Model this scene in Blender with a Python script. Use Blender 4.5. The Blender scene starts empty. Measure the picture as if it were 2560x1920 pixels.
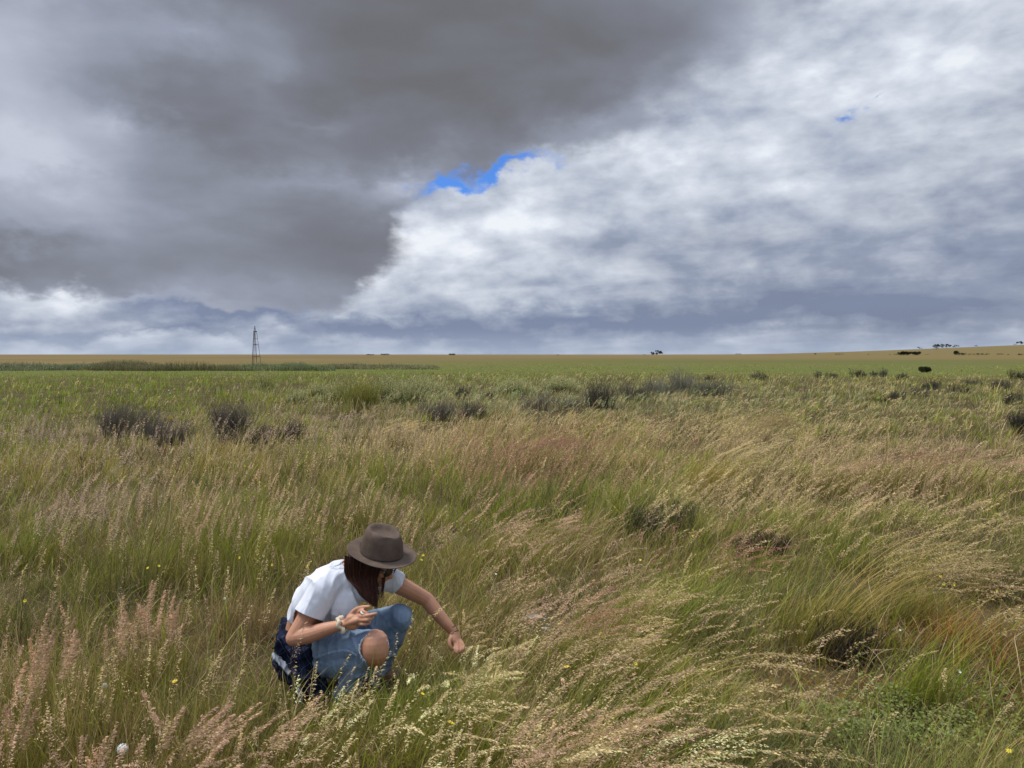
import bpy, bmesh, math, random
import numpy as np
from mathutils import Vector, Matrix, noise as mnoise

R = math.radians
rng = np.random.default_rng(11)
random.seed(5)
scene = bpy.context.scene
COL = scene.collection

# ------------------------------------------------------------------ camera
CAMZ = 1.75
FPX = 1923.0                      # focal length in pixels of a 2560 px wide frame
PITCH = math.atan(74 / FPX)
cam_d = bpy.data.cameras.new('camera')
cam_d.sensor_width = 36.0
cam_d.lens = 36.0 * FPX / 2560.0
cam_d.clip_start = 0.05
cam_d.clip_end = 30000
cam = bpy.data.objects.new('camera', cam_d)
cam.location = (0, 0, CAMZ)
cam.rotation_euler = (math.pi / 2 - PITCH, 0, 0)
COL.objects.link(cam)
scene.camera = cam

# ------------------------------------------------------------------ exposure
scene.view_settings.view_transform = 'Standard'
scene.view_settings.look = 'None'
scene.view_settings.gamma = 1
scene.view_settings.use_curve_mapping = False
EXPO = 1.22
scene.view_settings.exposure = EXPO
scene.render.engine = 'CYCLES'
scene.cycles.max_bounces = 6
scene.cycles.diffuse_bounces = 3
scene.cycles.transmission_bounces = 3
scene.cycles.transparent_max_bounces = 6

# ------------------------------------------------------------------ sun
SUN_EL, SUN_AZ = R(62), R(282)    # azimuth clockwise from +Y: high on the left
sun_d = bpy.data.lights.new('sun', 'SUN')
sun_d.energy = 1.5
sun_d.angle = R(14)
sun_d.color = (1.0, 0.95, 0.87)
sun = bpy.data.objects.new('sun', sun_d)
sdir = Vector((math.sin(SUN_AZ) * math.cos(SUN_EL), math.cos(SUN_AZ) * math.cos(SUN_EL), math.sin(SUN_EL)))
sun.rotation_euler = sdir.to_track_quat('Z', 'Y').to_euler()
COL.objects.link(sun)

# ------------------------------------------------------------------ node helpers
class NT:
    def __init__(s, tree):
        s.t = tree; s.n = tree.nodes; s.l = tree.links
    def put(s, sock, v):
        if v is None: return
        if hasattr(v, 'is_output'): s.l.new(v, sock)
        else: sock.default_value = v
    def add(s, kind, **kw):
        n = s.n.new(kind)
        for k, v in kw.items(): setattr(n, k, v)
        return n
    def m(s, op, a, b=None, c=None, clamp=False):
        n = s.add('ShaderNodeMath', operation=op, use_clamp=clamp)
        s.put(n.inputs[0], a); s.put(n.inputs[1], b); s.put(n.inputs[2], c)
        return n.outputs[0]
    def vm(s, op, a, b=None, sc=None):
        n = s.add('ShaderNodeVectorMath', operation=op)
        s.put(n.inputs[0], a); s.put(n.inputs[1], b)
        if sc is not None: s.put(n.inputs['Scale'], sc)
        return n.outputs[0]
    def xyz(s, x, y, z):
        n = s.add('ShaderNodeCombineXYZ')
        for i, v in enumerate((x, y, z)): s.put(n.inputs[i], v)
        return n.outputs[0]
    def sep(s, v):
        n = s.add('ShaderNodeSeparateXYZ'); s.put(n.inputs[0], v)
        return n.outputs
    def noise(s, vec, scale, detail=4, rough=.5, dist=0.0, lac=2.0, color=False):
        n = s.add('ShaderNodeTexNoise'); s.put(n.inputs['Vector'], vec)
        n.inputs['Scale'].default_value = scale; n.inputs['Detail'].default_value = detail
        n.inputs['Roughness'].default_value = rough; n.inputs['Distortion'].default_value = dist
        n.inputs['Lacunarity'].default_value = lac
        return n.outputs['Color' if color else 'Fac']
    def ramp(s, fac, stops, interp='LINEAR'):
        n = s.add('ShaderNodeValToRGB'); s.put(n.inputs[0], fac)
        cr = n.color_ramp; cr.interpolation = interp
        while len(cr.elements) < len(stops): cr.elements.new(.5)
        for e, (p, c) in zip(cr.elements, stops):
            e.position = p; e.color = (*c, 1) if len(c) == 3 else c
        return n.outputs[0]
    def mix(s, fac, a, b, mode='MIX'):
        n = s.add('ShaderNodeMix', data_type='RGBA', blend_type=mode)
        s.put(n.inputs[0], fac)
        for sock, v in ((n.inputs[6], a), (n.inputs[7], b)):
            if isinstance(v, tuple) and len(v) == 3: v = (*v, 1)
            s.put(sock, v)
        return n.outputs[2]
    def mr(s, v, a, b, c=0., d=1., smooth=False):
        n = s.add('ShaderNodeMapRange'); s.put(n.inputs[0], v)
        if smooth: n.interpolation_type = 'SMOOTHSTEP'
        for i, q in enumerate((a, b, c, d)): s.put(n.inputs[i + 1], q)
        return n.outputs[0]
    def mapping(s, v, loc=(0, 0, 0), rot=(0, 0, 0), sc=(1, 1, 1), kind='POINT'):
        n = s.add('ShaderNodeMapping', vector_type=kind); s.put(n.inputs[0], v)
        n.inputs['Location'].default_value = loc; n.inputs['Rotation'].default_value = rot
        n.inputs['Scale'].default_value = sc
        return n.outputs[0]

def px_azel(px, py):
    """direction (azimuth right of +Y, elevation) of a photograph pixel"""
    a = (px - 1280) / FPX; b = -(py - 960) / FPX
    y = math.cos(PITCH) + b * math.sin(PITCH); z = -math.sin(PITCH) + b * math.cos(PITCH)
    return math.atan2(a, y), math.atan2(z, math.hypot(a, y))

# ------------------------------------------------------------------ sky
world = bpy.data.worlds.new('World'); scene.world = world
world.use_nodes = True
W = NT(world.node_tree)
for n in list(W.n): W.n.remove(n)
tc = W.add('ShaderNodeTexCoord').outputs['Generated']
dx, dy, dz = W.sep(tc)
az = W.m('ARCTAN2', dx, dy)
el = W.m('ARCSINE', dz)
zz = W.m('ADD', W.m('MAXIMUM', dz, 0.0), 0.13)
plane = W.xyz(W.m('DIVIDE', dx, zz), W.m('DIVIDE', dy, zz), 0.0)
plane_r = W.mapping(plane, rot=(0, 0, R(28)), sc=(1, 1, 1))
azel = W.xyz(az, W.m('MULTIPLY', el, 1.0), 0.0)
# ragged edges: push the shapes about with noise
wn = W.noise(W.mapping(azel, sc=(1, 1.5, 1)), 5.0, 5, .55, color=True)
wv = W.vm('SCALE', W.vm('SUBTRACT', wn, (.5, .5, .5)), sc=.13)
wn2 = W.noise(W.mapping(azel, sc=(1, 1.6, 1)), 22.0, 5, .6, color=True)
wv2 = W.vm('SCALE', W.vm('SUBTRACT', wn2, (.5, .5, .5)), sc=.05)
pos = W.vm('ADD', W.vm('ADD', azel, wv), wv2)

def blobs(lst, start=0.0, p=pos):
    acc = start
    for (px, py, rx, ry, rot, amp) in lst:
        a, e = px_azel(px, py)
        mp = W.mapping(p, loc=(a, e, 0), rot=(0, 0, R(rot)), sc=(1.9 * rx / FPX, 1.9 * ry / FPX, 1), kind='TEXTURE')
        g = W.add('ShaderNodeTexGradient', gradient_type='QUADRATIC_SPHERE'); W.put(g.inputs[0], mp)
        acc = W.m('MULTIPLY_ADD', g.outputs['Fac'], amp, acc)
    return acc

# mask of the big dark cloud (rot: positive turns counter-clockwise as seen in the picture)
dark = blobs([
    (1000, 60, 1000, 330, 8, 2.6), (500, 380, 760, 300, -12, 2.2), (760, 540, 400, 210, 0, 1.5),
    (250, 500, 520, 140, -4, 1.8), (1500, 110, 460, 240, 24, 1.5), (600, 640, 330, 60, -8, .6),
    (60, 60, 500, 200, 0, .9), (-500, 300, 700, 350, 0, 1.5), (420, -500, 1700, 400, 0, 1.0),
    (640, 765, 300, 20, 2, .55),
    (40, 300, 170, 170, 0, -1.1), (60, 800, 520, 110, -8, -2.2), (700, 830, 700, 50, 0, -1.2), (1040, 790, 330, 80, 10, -1.8), (1150, 500, 260, 75, 16, -2.1),
    (1150, 660, 230, 170, 0, -1.9), (1400, 470, 330, 90, 14, -2.0), (1750, 380, 330, 130, 24, -1.6), (2050, 120, 330, 300, 30, -1.0)])
dn = W.noise(plane_r, 1.1, 6, .55)
dm = W.m('ADD', dark, W.m('MULTIPLY', W.m('SUBTRACT', dn, .5), .7))
# the edge is soft at the right, crisper at the lower left
soft = W.mr(W.m('ADD', az, W.m('MULTIPLY', el, 1.0)), .0, .42, .42, .90)
mask = W.mr(dm, W.m('SUBTRACT', .52, soft), W.m('ADD', .52, soft), 0, 1, True)
# tones inside the dark cloud
dt = blobs([
    (60, 330, 200, 190, -30, .60), (320, 300, 110, 60, -20, .42), (450, 40, 300, 90, 0, .35), (0, 40, 240, 220, 0, .45),
    (780, 480, 330, 45, 2, .24), (820, 280, 240, 40, 4, .20), (1000, 470, 120, 60, 30, .45), (200, 430, 350, 80, 8, .28),
    (60, 570, 160, 30, 0, .2), (560, 260, 460, 100, 4, -.10), (650, 560, 520, 110, -3, .16), (180, 470, 260, 50, 6, -.10), (1000, 120, 600, 180, 0, -.10), (1500, 300, 400, 70, 20, .35), (1250, 120, 500, 200, 10, -.12),
    (640, 690, 420, 50, -4, .10), (350, 760, 600, 60, 0, .45), (120, 860, 700, 50, 0, .7), (700, 190, 120, 60, 40, .15),
    (1850, 60, 260, 300, 0, .4), (-100, 300, 700, 500, 0, .12)], start=.19)
n1 = W.noise(W.mapping(azel, sc=(1, 2.6, 1), rot=(0, 0, R(6))), 4.2, 5, .45, .25)
n2 = W.noise(plane_r, .9, 5, .55, .3)
dtone = W.m('ADD', dt, W.m('MULTIPLY', W.m('SUBTRACT', n1, .5), .85))
dtone = W.m('ADD', dtone, W.m('MULTIPLY', W.m('SUBTRACT', n2, .5), .28))
dcol = W.ramp(dtone, [(0, (.158, .160, .176)), (.25, (.203, .216, .260)), (.55, (.315, .345, .43)), (1, (.56, .60, .70))])
# tones of the bright cloud deck
bt = blobs([
    (1230, 560, 260, 140, 20, .34), (1000, 640, 180, 70, 10, .45), (1700, 400, 700, 160, 22, .22), (2400, 60, 400, 260, 20, .32),
    (2250, 300, 600, 120, 15, .16), (1350, 720, 220, 60, 0, .15), (1000, 770, 160, 24, -5, .25), (150, 700, 350, 40, -8, .35),
    (500, 770, 500, 60, -4, -.30), (2100, 770, 900, 62, 2, -.50), (1500, 800, 420, 44, 0, -.45), (1050, 825, 300, 24, 0, -.38), (2500, 620, 500, 110, 10, -.28), (1500, 640, 300, 60, 0, -.12),
    (60, 740, 160, 40, 0, .3), (420, 835, 340, 16, -3, -.35), (640, 785, 260, 26, -4, -.5), (150, 860, 600, 26, 0, .25), (1700, 872, 900, 26, 0, -.06)], start=.46)
n3 = W.noise(W.mapping(plane_r, sc=(.8, 1.4, 1)), 1.5, 6, .5, .4)
n4 = W.noise(W.mapping(azel, rot=(0, 0, R(-20)), sc=(1, 2.1, 1)), 10.0, 8, .54, .15)
n5 = W.noise(W.mapping(azel, sc=(1, 1.7, 1)), 24.0, 5, .5, .2)
bton = W.m('ADD', bt, W.m('MULTIPLY', W.m('SUBTRACT', n3, .5), .55))
bton = W.m('ADD', bton, W.m('MULTIPLY', W.m('SUBTRACT', n4, .5), 1.25))
bton = W.m('ADD', bton, W.m('MULTIPLY', W.m('SUBTRACT', n5, .5), .5))
bcol = W.ramp(bton, [(0, (.215, .260, .38)), (.28, (.31, .36, .475)), (.55, (.49, .54, .635)), (.8, (.67, .72, .81)), (1, (.86, .90, .96))])
cloud = W.mix(mask, bcol, dcol)
# pale band at the horizon
hz = W.m('MULTIPLY', W.mr(el, R(2.2), R(.1), 0, 1, True), .55)
cloud = W.mix(hz, cloud, (.42, .49, .62))
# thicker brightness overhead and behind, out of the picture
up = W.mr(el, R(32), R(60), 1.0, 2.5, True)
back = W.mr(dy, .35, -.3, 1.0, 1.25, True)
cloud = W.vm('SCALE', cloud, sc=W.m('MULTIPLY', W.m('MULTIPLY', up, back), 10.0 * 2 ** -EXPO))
sky = W.add('ShaderNodeTexSky', sky_type='NISHITA')
sky.sun_disc = False; sky.sun_elevation = SUN_EL; sky.sun_rotation = SUN_AZ
sky.ozone_density = 3.0
blue = W.mix(1.0, sky.outputs[0], (.20, .36, .66, 1), 'MULTIPLY')
hole = blobs([(1115, 460, 104, 34, 12, 2.2), (1290, 405, 120, 21, 4, 1.6), (1228, 432, 52, 20, 40, 1.0),
              (2118, 256, 38, 16, 30, 1.15), (2190, 226, 40, 10, 38, .8), (1905, 325, 36, 9, 40, .5)])
hn = W.noise(W.mapping(azel, sc=(1, 1.5, 1)), 40, 5, .6)
holem = W.mr(W.m('ADD', hole, W.m('MULTIPLY', W.m('SUBTRACT', hn, .5), 1.7)), .30, 1.55, 0, 1, True)
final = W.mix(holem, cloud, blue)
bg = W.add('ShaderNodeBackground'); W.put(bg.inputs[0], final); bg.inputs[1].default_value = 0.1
wo = W.add('ShaderNodeOutputWorld'); W.l.new(bg.outputs[0], wo.inputs[0])
world.cycles.sampling_method = 'MANUAL'
world.cycles.sample_map_resolution = 512

# ------------------------------------------------------------------ placing helpers
def at(px, py, Y):
    a = (px - 1280) / FPX; b = -(py - 960) / FPX
    y = math.cos(PITCH) + b * math.sin(PITCH); z = -math.sin(PITCH) + b * math.cos(PITCH)
    k = Y / y
    return Vector((a * k, Y, CAMZ + z * k))

def project(x, y, z):
    """numpy: world to photograph pixels"""
    zr = z - CAMZ
    d = y * math.cos(PITCH) - zr * math.sin(PITCH)
    u = y * math.sin(PITCH) + zr * math.cos(PITCH)
    d = np.maximum(d, .05)
    return 1280 + FPX * x / d, 960 - FPX * u / d

def sstep(v, a, b):
    t = np.clip((v - a) / (b - a), 0, 1)
    return t * t * (3 - 2 * t)

def vnoise(x, y, seed=0):
    xi = np.floor(x).astype(np.int64); yi = np.floor(y).astype(np.int64)
    fx = x - xi; fy = y - yi
    fx = fx * fx * (3 - 2 * fx); fy = fy * fy * (3 - 2 * fy)
    def h(a, b):
        n = (a * 374761393 + b * 668265263 + seed * 1442695041) & 0x7fffffff
        n = ((n ^ (n >> 13)) * 1274126177) & 0x7fffffff
        n = (n ^ (n >> 16)) & 0xffff
        return n / 65535.0
    a = h(xi, yi); b = h(xi + 1, yi); c = h(xi, yi + 1); d = h(xi + 1, yi + 1)
    return (a * (1 - fx) + b * fx) * (1 - fy) + (c * (1 - fx) + d * fx) * fy

def fbm(x, y, seed=0, octv=4, gain=.5):
    s = 0; a = 1; t = 0
    for i in range(octv):
        s = s + a * vnoise(x * 2 ** i + 17.3 * i, y * 2 ** i - 9.1 * i, seed + i); t += a; a *= gain
    return s / t

def ground_z(x, y):
    x = np.asarray(x, float); y = np.asarray(y, float)
    d = np.hypot(x, y)
    z = -1.5 * sstep(d, 30, 160)
    z = z + 1.2 * sstep(d, 160, 800) + .9 * sstep(d, 800, 2600) - .0 * d
    ratio = x / np.maximum(y, 1)
    z = z + sstep(ratio, .17, .95) * sstep(d, 420, 1500) * 24.0 * (y > 0)
    z = z + (fbm(x * .35, y * .35, 3, 3) - .5) * .10 * sstep(d, 3.6, 6) + (fbm(x * .06, y * .06, 8, 2) - .5) * .30 * sstep(d, 8, 25)
    return z

def ray_ground(px, py, dmin=2.2, dmax=4000):
    """first ground point seen at a pixel"""
    ys = np.geomspace(dmin, dmax, 4000)
    a = (px - 1280) / FPX; b = -(py - 960) / FPX
    y = math.cos(PITCH) + b * math.sin(PITCH); z = -math.sin(PITCH) + b * math.cos(PITCH)
    k = ys / y
    zz_ = CAMZ + z * k; g = ground_z(a * k, ys)
    below = np.nonzero(zz_ <= g)[0]
    i = below[0] if len(below) else len(ys) - 1
    return Vector((a * k[i], ys[i], float(g[i])))

# ------------------------------------------------------------------ object helpers
def link(name, me, mat=None, parent=None, loc=None):
    o = bpy.data.objects.new(name, me); COL.objects.link(o)
    if mat is not None and me is not None:
        for m in (mat if isinstance(mat, (list, tuple)) else [mat]):
            me.materials.append(m)
    if parent is not None: o.parent = parent
    if loc is not None: o.location = loc
    return o

def tag(o, label=None, cat=None, group=None, kind=None):
    if label: o['label'] = label
    if cat: o['category'] = cat
    if group: o['group'] = group
    if kind: o['kind'] = kind
    return o

def empty(name, loc, label, cat, group=None):
    o = bpy.data.objects.new(name, None); COL.objects.link(o)
    o.location = loc; o.empty_display_size = .1
    return tag(o, label, cat, group)

def np_mesh(name, verts, faces, cols=None, smooth=False, mat_idx=None):
    """verts (n,3), faces (m,k) one face size, cols (n,3)"""
    me = bpy.data.meshes.new(name)
    verts = np.ascontiguousarray(verts, np.float32); faces = np.ascontiguousarray(faces, np.int32)
    m, k = faces.shape
    me.vertices.add(len(verts)); me.vertices.foreach_set('co', verts.ravel())
    me.loops.add(m * k); me.loops.foreach_set('vertex_index', faces.ravel())
    me.polygons.add(m)
    me.polygons.foreach_set('loop_start', np.arange(0, m * k, k, dtype=np.int32))
    if smooth: me.polygons.foreach_set('use_smooth', np.ones(m, bool))
    if mat_idx is not None: me.polygons.foreach_set('material_index', np.ascontiguousarray(mat_idx, np.int32))
    me.update(calc_edges=True)
    if cols is not None:
        ca = me.color_attributes.new('col', 'FLOAT_COLOR', 'POINT')
        c4 = np.ones((len(verts), 4), np.float32); c4[:, :3] = cols
        ca.data.foreach_set('color', c4.ravel())
    return me

# ------------------------------------------------------------------ materials
def new_mat(name):
    m = bpy.data.materials.new(name); m.use_nodes = True
    T = NT(m.node_tree)
    for n in list(T.n): T.n.remove(n)
    out = T.add('ShaderNodeOutputMaterial')
    p = T.add('ShaderNodeBsdfPrincipled')
    T.l.new(p.outputs[0], out.inputs[0])
    return m, T, p, out

def plant_mat(name, transl=.3, rough=.65, spec=.25):
    m, T, p, out = new_mat(name)
    a = T.add('ShaderNodeAttribute', attribute_name='col').outputs['Color']
    T.l.new(a, p.inputs['Base Color']); p.inputs['Roughness'].default_value = rough
    p.inputs['Specular IOR Level'].default_value = spec
    tr = T.add('ShaderNodeBsdfTranslucent'); T.l.new(a, tr.inputs[0])
    mx = T.add('ShaderNodeMixShader'); mx.inputs[0].default_value = transl
    T.l.new(p.outputs[0], mx.inputs[1]); T.l.new(tr.outputs[0], mx.inputs[2]); T.l.new(mx.outputs[0], out.inputs[0])
    return m

def noise_mat(name, c1, c2, scale=20, rough=.8, spec=.3, bump=0.0, bscale=80, detail=4, coord='Object'):
    m, T, p, out = new_mat(name)
    v = T.add('ShaderNodeTexCoord').outputs[coord]
    f = T.noise(v, scale, detail, .6)
    T.l.new(T.mix(T.mr(f, .3, .7), c1, c2), p.inputs['Base Color'])
    p.inputs['Roughness'].default_value = rough; p.inputs['Specular IOR Level'].default_value = spec
    if bump:
        b = T.add('ShaderNodeBump'); b.inputs['Strength'].default_value = bump; b.inputs['Distance'].default_value = .002
        T.l.new(T.noise(v, bscale, 4, .6), b.inputs['Height']); T.l.new(b.outputs[0], p.inputs['Normal'])
    return m

M_GRASS = plant_mat('grass_blades', .32)
M_SEED = plant_mat('seed_heads', .35, .7, .2)
M_LEAF = plant_mat('shrub_leaves', .15, .85, .08)
M_WOODY = noise_mat('woody_stems', (.05, .035, .025), (.11, .08, .06), 60)
# ================================================================== ground: one sheet to the horizon
def build_ground():
    rr = np.concatenate([[0.0], np.geomspace(.6, 12000, 300)])
    aa = np.linspace(-math.pi, math.pi, 361)[:-1]
    Rr, A = np.meshgrid(rr, aa, indexing='ij')
    X = Rr * np.sin(A); Y = Rr * np.cos(A); Z = ground_z(X, Y)
    n, k = Rr.shape
    v = np.stack([X, Y, Z], -1).reshape(-1, 3)
    i, j = np.meshgrid(np.arange(n - 1), np.arange(k), indexing='ij')
    j2 = (j + 1) % k
    f = np.stack([i * k + j, (i + 1) * k + j, (i + 1) * k + j2, i * k + j2], -1).reshape(-1, 4)
    me = np_mesh('ground', v, f[:, ::-1], smooth=True)
    m, T, p, out = new_mat('field_ground')
    pos = T.add('ShaderNodeNewGeometry').outputs['Position']
    x, y, z = T.sep(pos)
    d = T.m('SQRT', T.m('ADD', T.m('MULTIPLY', x, x), T.m('MULTIPLY', y, y)))
    # long streaks across the view: fields of different grass far off
    st = T.noise(T.mapping(pos, sc=(.0022, .012, 0)), 1.0, 5, .6, .4)
    st2 = T.noise(T.mapping(pos, sc=(.012, .06, 0)), 1.0, 5, .65)
    ld = T.m('LOGARITHM', d, 10.0)
    far = T.ramp(T.m('MULTIPLY', T.m('ADD', ld, T.m('MULTIPLY', T.m('SUBTRACT', st, .5), .35)), .25), [
        (.44, (.095, .105, .030)), (.525, (.085, .100, .028)), (.545, (.090, .110, .028)), (.60, (.100, .112, .032)),
        (.64, (.090, .098, .030)), (.68, (.155, .115, .048)), (.74, (.15, .115, .050)), (.82, (.18, .13, .066)), (.95, (.18, .14, .085))])
    left = T.mr(T.m('DIVIDE', x, T.m('MAXIMUM', y, 1.0)), .1, -.25)
    gold = T.ramp(T.noise(T.mapping(pos, sc=(.0015, .010, 0)), 1.0, 6, .6, .3), [(.3, (.115, .095, .042)), (.46, (.185, .125, .060)), (.56, (.13, .102, .045)), (.68, (.205, .142, .070))])
    far = T.mix(T.m('MULTIPLY', left, T.mr(d, 210, 330)), far, gold)
    far = T.mix(T.mr(st2, .35, .7, 0, .65), far, (.13, .105, .038))
    mott = T.noise(pos, .9, 5, .6)
    near = T.ramp(mott, [(.3, (.035, .030, .014)), (.55, (.075, .058, .028)), (.75, (.13, .10, .055))])
    col = T.mix(T.mr(d, 55, 130), near, far)
    T.l.new(col, p.inputs['Base Color']); p.inputs['Roughness'].default_value = 1; p.inputs['Specular IOR Level'].default_value = .05
    b = T.add('ShaderNodeBump'); b.inputs['Distance'].default_value = .03; b.inputs['Strength'].default_value = .6
    T.l.new(T.noise(pos, 9, 5, .65), b.inputs['Height']); T.l.new(b.outputs[0], p.inputs['Normal'])
    o = link('ground', me, m)
    tag(o, 'flat grassland running out to a straight horizon', 'ground', kind='structure')
build_ground()

# ================================================================== grass kit
def strips(root, L, a0, a1, phi, w, K, c0, c1, side=None, wpow=.75, bend=1.4, jit=0.0):
    """curved ribbons. root (n,3); a0,a1 = angle from vertical at foot and tip; returns verts, faces, cols, centreline"""
    n = len(L)
    t = np.linspace(0, 1, K + 1)
    tm = (t[:-1] + t[1:]) / 2
    ang = a0[:, None] + (a1 - a0)[:, None] * tm[None, :] ** bend
    ph = phi[:, None] + (rng.normal(0, 1, (n, K)).cumsum(1) * jit if jit else 0)
    seg = (L / K)[:, None]
    dxy = np.sin(ang) * seg
    dX = np.stack([dxy * np.cos(ph), dxy * np.sin(ph), np.cos(ang) * seg], -1)
    cl = np.concatenate([root[:, None, :], root[:, None, :] + np.cumsum(dX, 1)], 1)      # n,K+1,3
    if side is None: side = rng.uniform(0, math.tau, n)
    sv = np.stack([np.cos(side), np.sin(side), np.zeros(n)], -1)
    wd = w[:, None] * np.maximum((1 - t[None, :]) ** wpow, .06)
    a = cl + sv[:, None, :] * wd[:, :, None] * .5
    b = cl - sv[:, None, :] * wd[:, :, None] * .5
    v = np.stack([a, b], 2).reshape(n, -1, 3)                                             # n, 2(K+1), 3
    base = (np.arange(n) * 2 * (K + 1))[:, None]
    k = np.arange(K) * 2
    f = np.stack([base + k, base + k + 1, base + k + 3, base + k + 2], -1).reshape(-1, 4)
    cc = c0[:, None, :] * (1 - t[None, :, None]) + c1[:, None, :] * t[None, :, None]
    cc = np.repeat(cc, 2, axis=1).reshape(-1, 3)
    return v.reshape(-1, 3), f, cc, cl

def spikelets(cl, frac, per, size, col, spread, droop=.6, wind=(1.0, -.2), colvar=.18, shape=.32):
    """small lens-shaped husks hung along the last part of each stem"""
    n, K1, _ = cl.shape
    t = 1 - frac + frac * (rng.uniform(0, 1, (n, per)) ** .85)
    ft = t * (K1 - 1); i = np.minimum(ft.astype(int), K1 - 2); fr = (ft - i)[..., None]
    idx = np.arange(n)[:, None]
    P = cl[idx, i] * (1 - fr) + cl[idx, i + 1] * fr
    T_ = cl[idx, i + 1] - cl[idx, i]; T_ /= np.linalg.norm(T_, axis=-1, keepdims=True) + 1e-9
    taper = np.clip(1.25 * (1 - (t - (1 - frac)) / frac) + .12, 0, 1)[..., None]
    off = rng.normal(0, 1, (n, per, 3)); off /= np.linalg.norm(off, axis=-1, keepdims=True)
    sp = spread[:, None, None] if isinstance(spread, np.ndarray) else spread
    off = off * sp * taper * rng.uniform(.25, 1, (n, per, 1))
    off[..., 0] += wind[0] * sp[..., 0] * .4 if isinstance(spread, np.ndarray) else wind[0] * sp * .4
    P = P + off
    D = T_ * .9 + off / (np.linalg.norm(off, axis=-1, keepdims=True) + 1e-9) * .6 + np.array([wind[0] * .3, wind[1] * .3, -droop]) + rng.normal(0, .35, (n, per, 3))
    D /= np.linalg.norm(D, axis=-1, keepdims=True)
    Sd = np.cross(D, rng.normal(0, 1, (n, per, 3))); Sd /= np.linalg.norm(Sd, axis=-1, keepdims=True) + 1e-9
    s = (size[:, None, None] if isinstance(size, np.ndarray) else size) * rng.uniform(.6, 1.35, (n, per, 1))
    v = np.stack([P, P + D * s * .45 + Sd * s * shape * .5, P + D * s, P + D * s * .45 - Sd * s * shape * .5], 2).reshape(-1, 3)
    m = n * per
    f = np.arange(m * 4).reshape(m, 4)
    c = col[:, None, :] * rng.uniform(1 - colvar, 1 + colvar, (n, per, 1)) + rng.normal(0, .012, (n, per, 3))
    c = np.repeat(np.clip(c, .004, 1).reshape(-1, 3), 4, axis=0)
    return v, f, c

class Acc:
    def __init__(s): s.v = []; s.f = []; s.c = []; s.n = 0
    def add(s, v, f, c):
        s.v.append(v); s.f.append(f + s.n); s.c.append(c); s.n += len(v)
    def obj(s, name, mat, parent=None, loc=None, origin=None):
        v = np.concatenate(s.v)
        if origin is not None: v = v - np.array(origin)
        me = np_mesh(name, v, np.concatenate(s.f), np.concatenate(s.c))
        return link(name, me, mat, parent, loc)

PAL = {  # real colours of the plants (linear)
    'green': (.140, .190, .016), 'bright': (.225, .265, .020), 'dark': (.048, .070, .014), 'olive': (.215, .190, .030),
    'gold': (.38, .27, .045), 'straw': (.47, .36, .185), 'pink': (.42, .285, .185), 'rose': (.35, .195, .130),
    'rust': (.36, .165, .030), 'brown': (.150, .098, .045), 'sage': (.28, .30, .150), 'grey': (.24, .21, .17),
    'cream': (.68, .56, .30), 'field': (.145, .225, .016), 'lilac': (.36, .27, .200)}
KEYS = list(PAL); PV = np.array([PAL[k] for k in KEYS]) * 1.06

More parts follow.
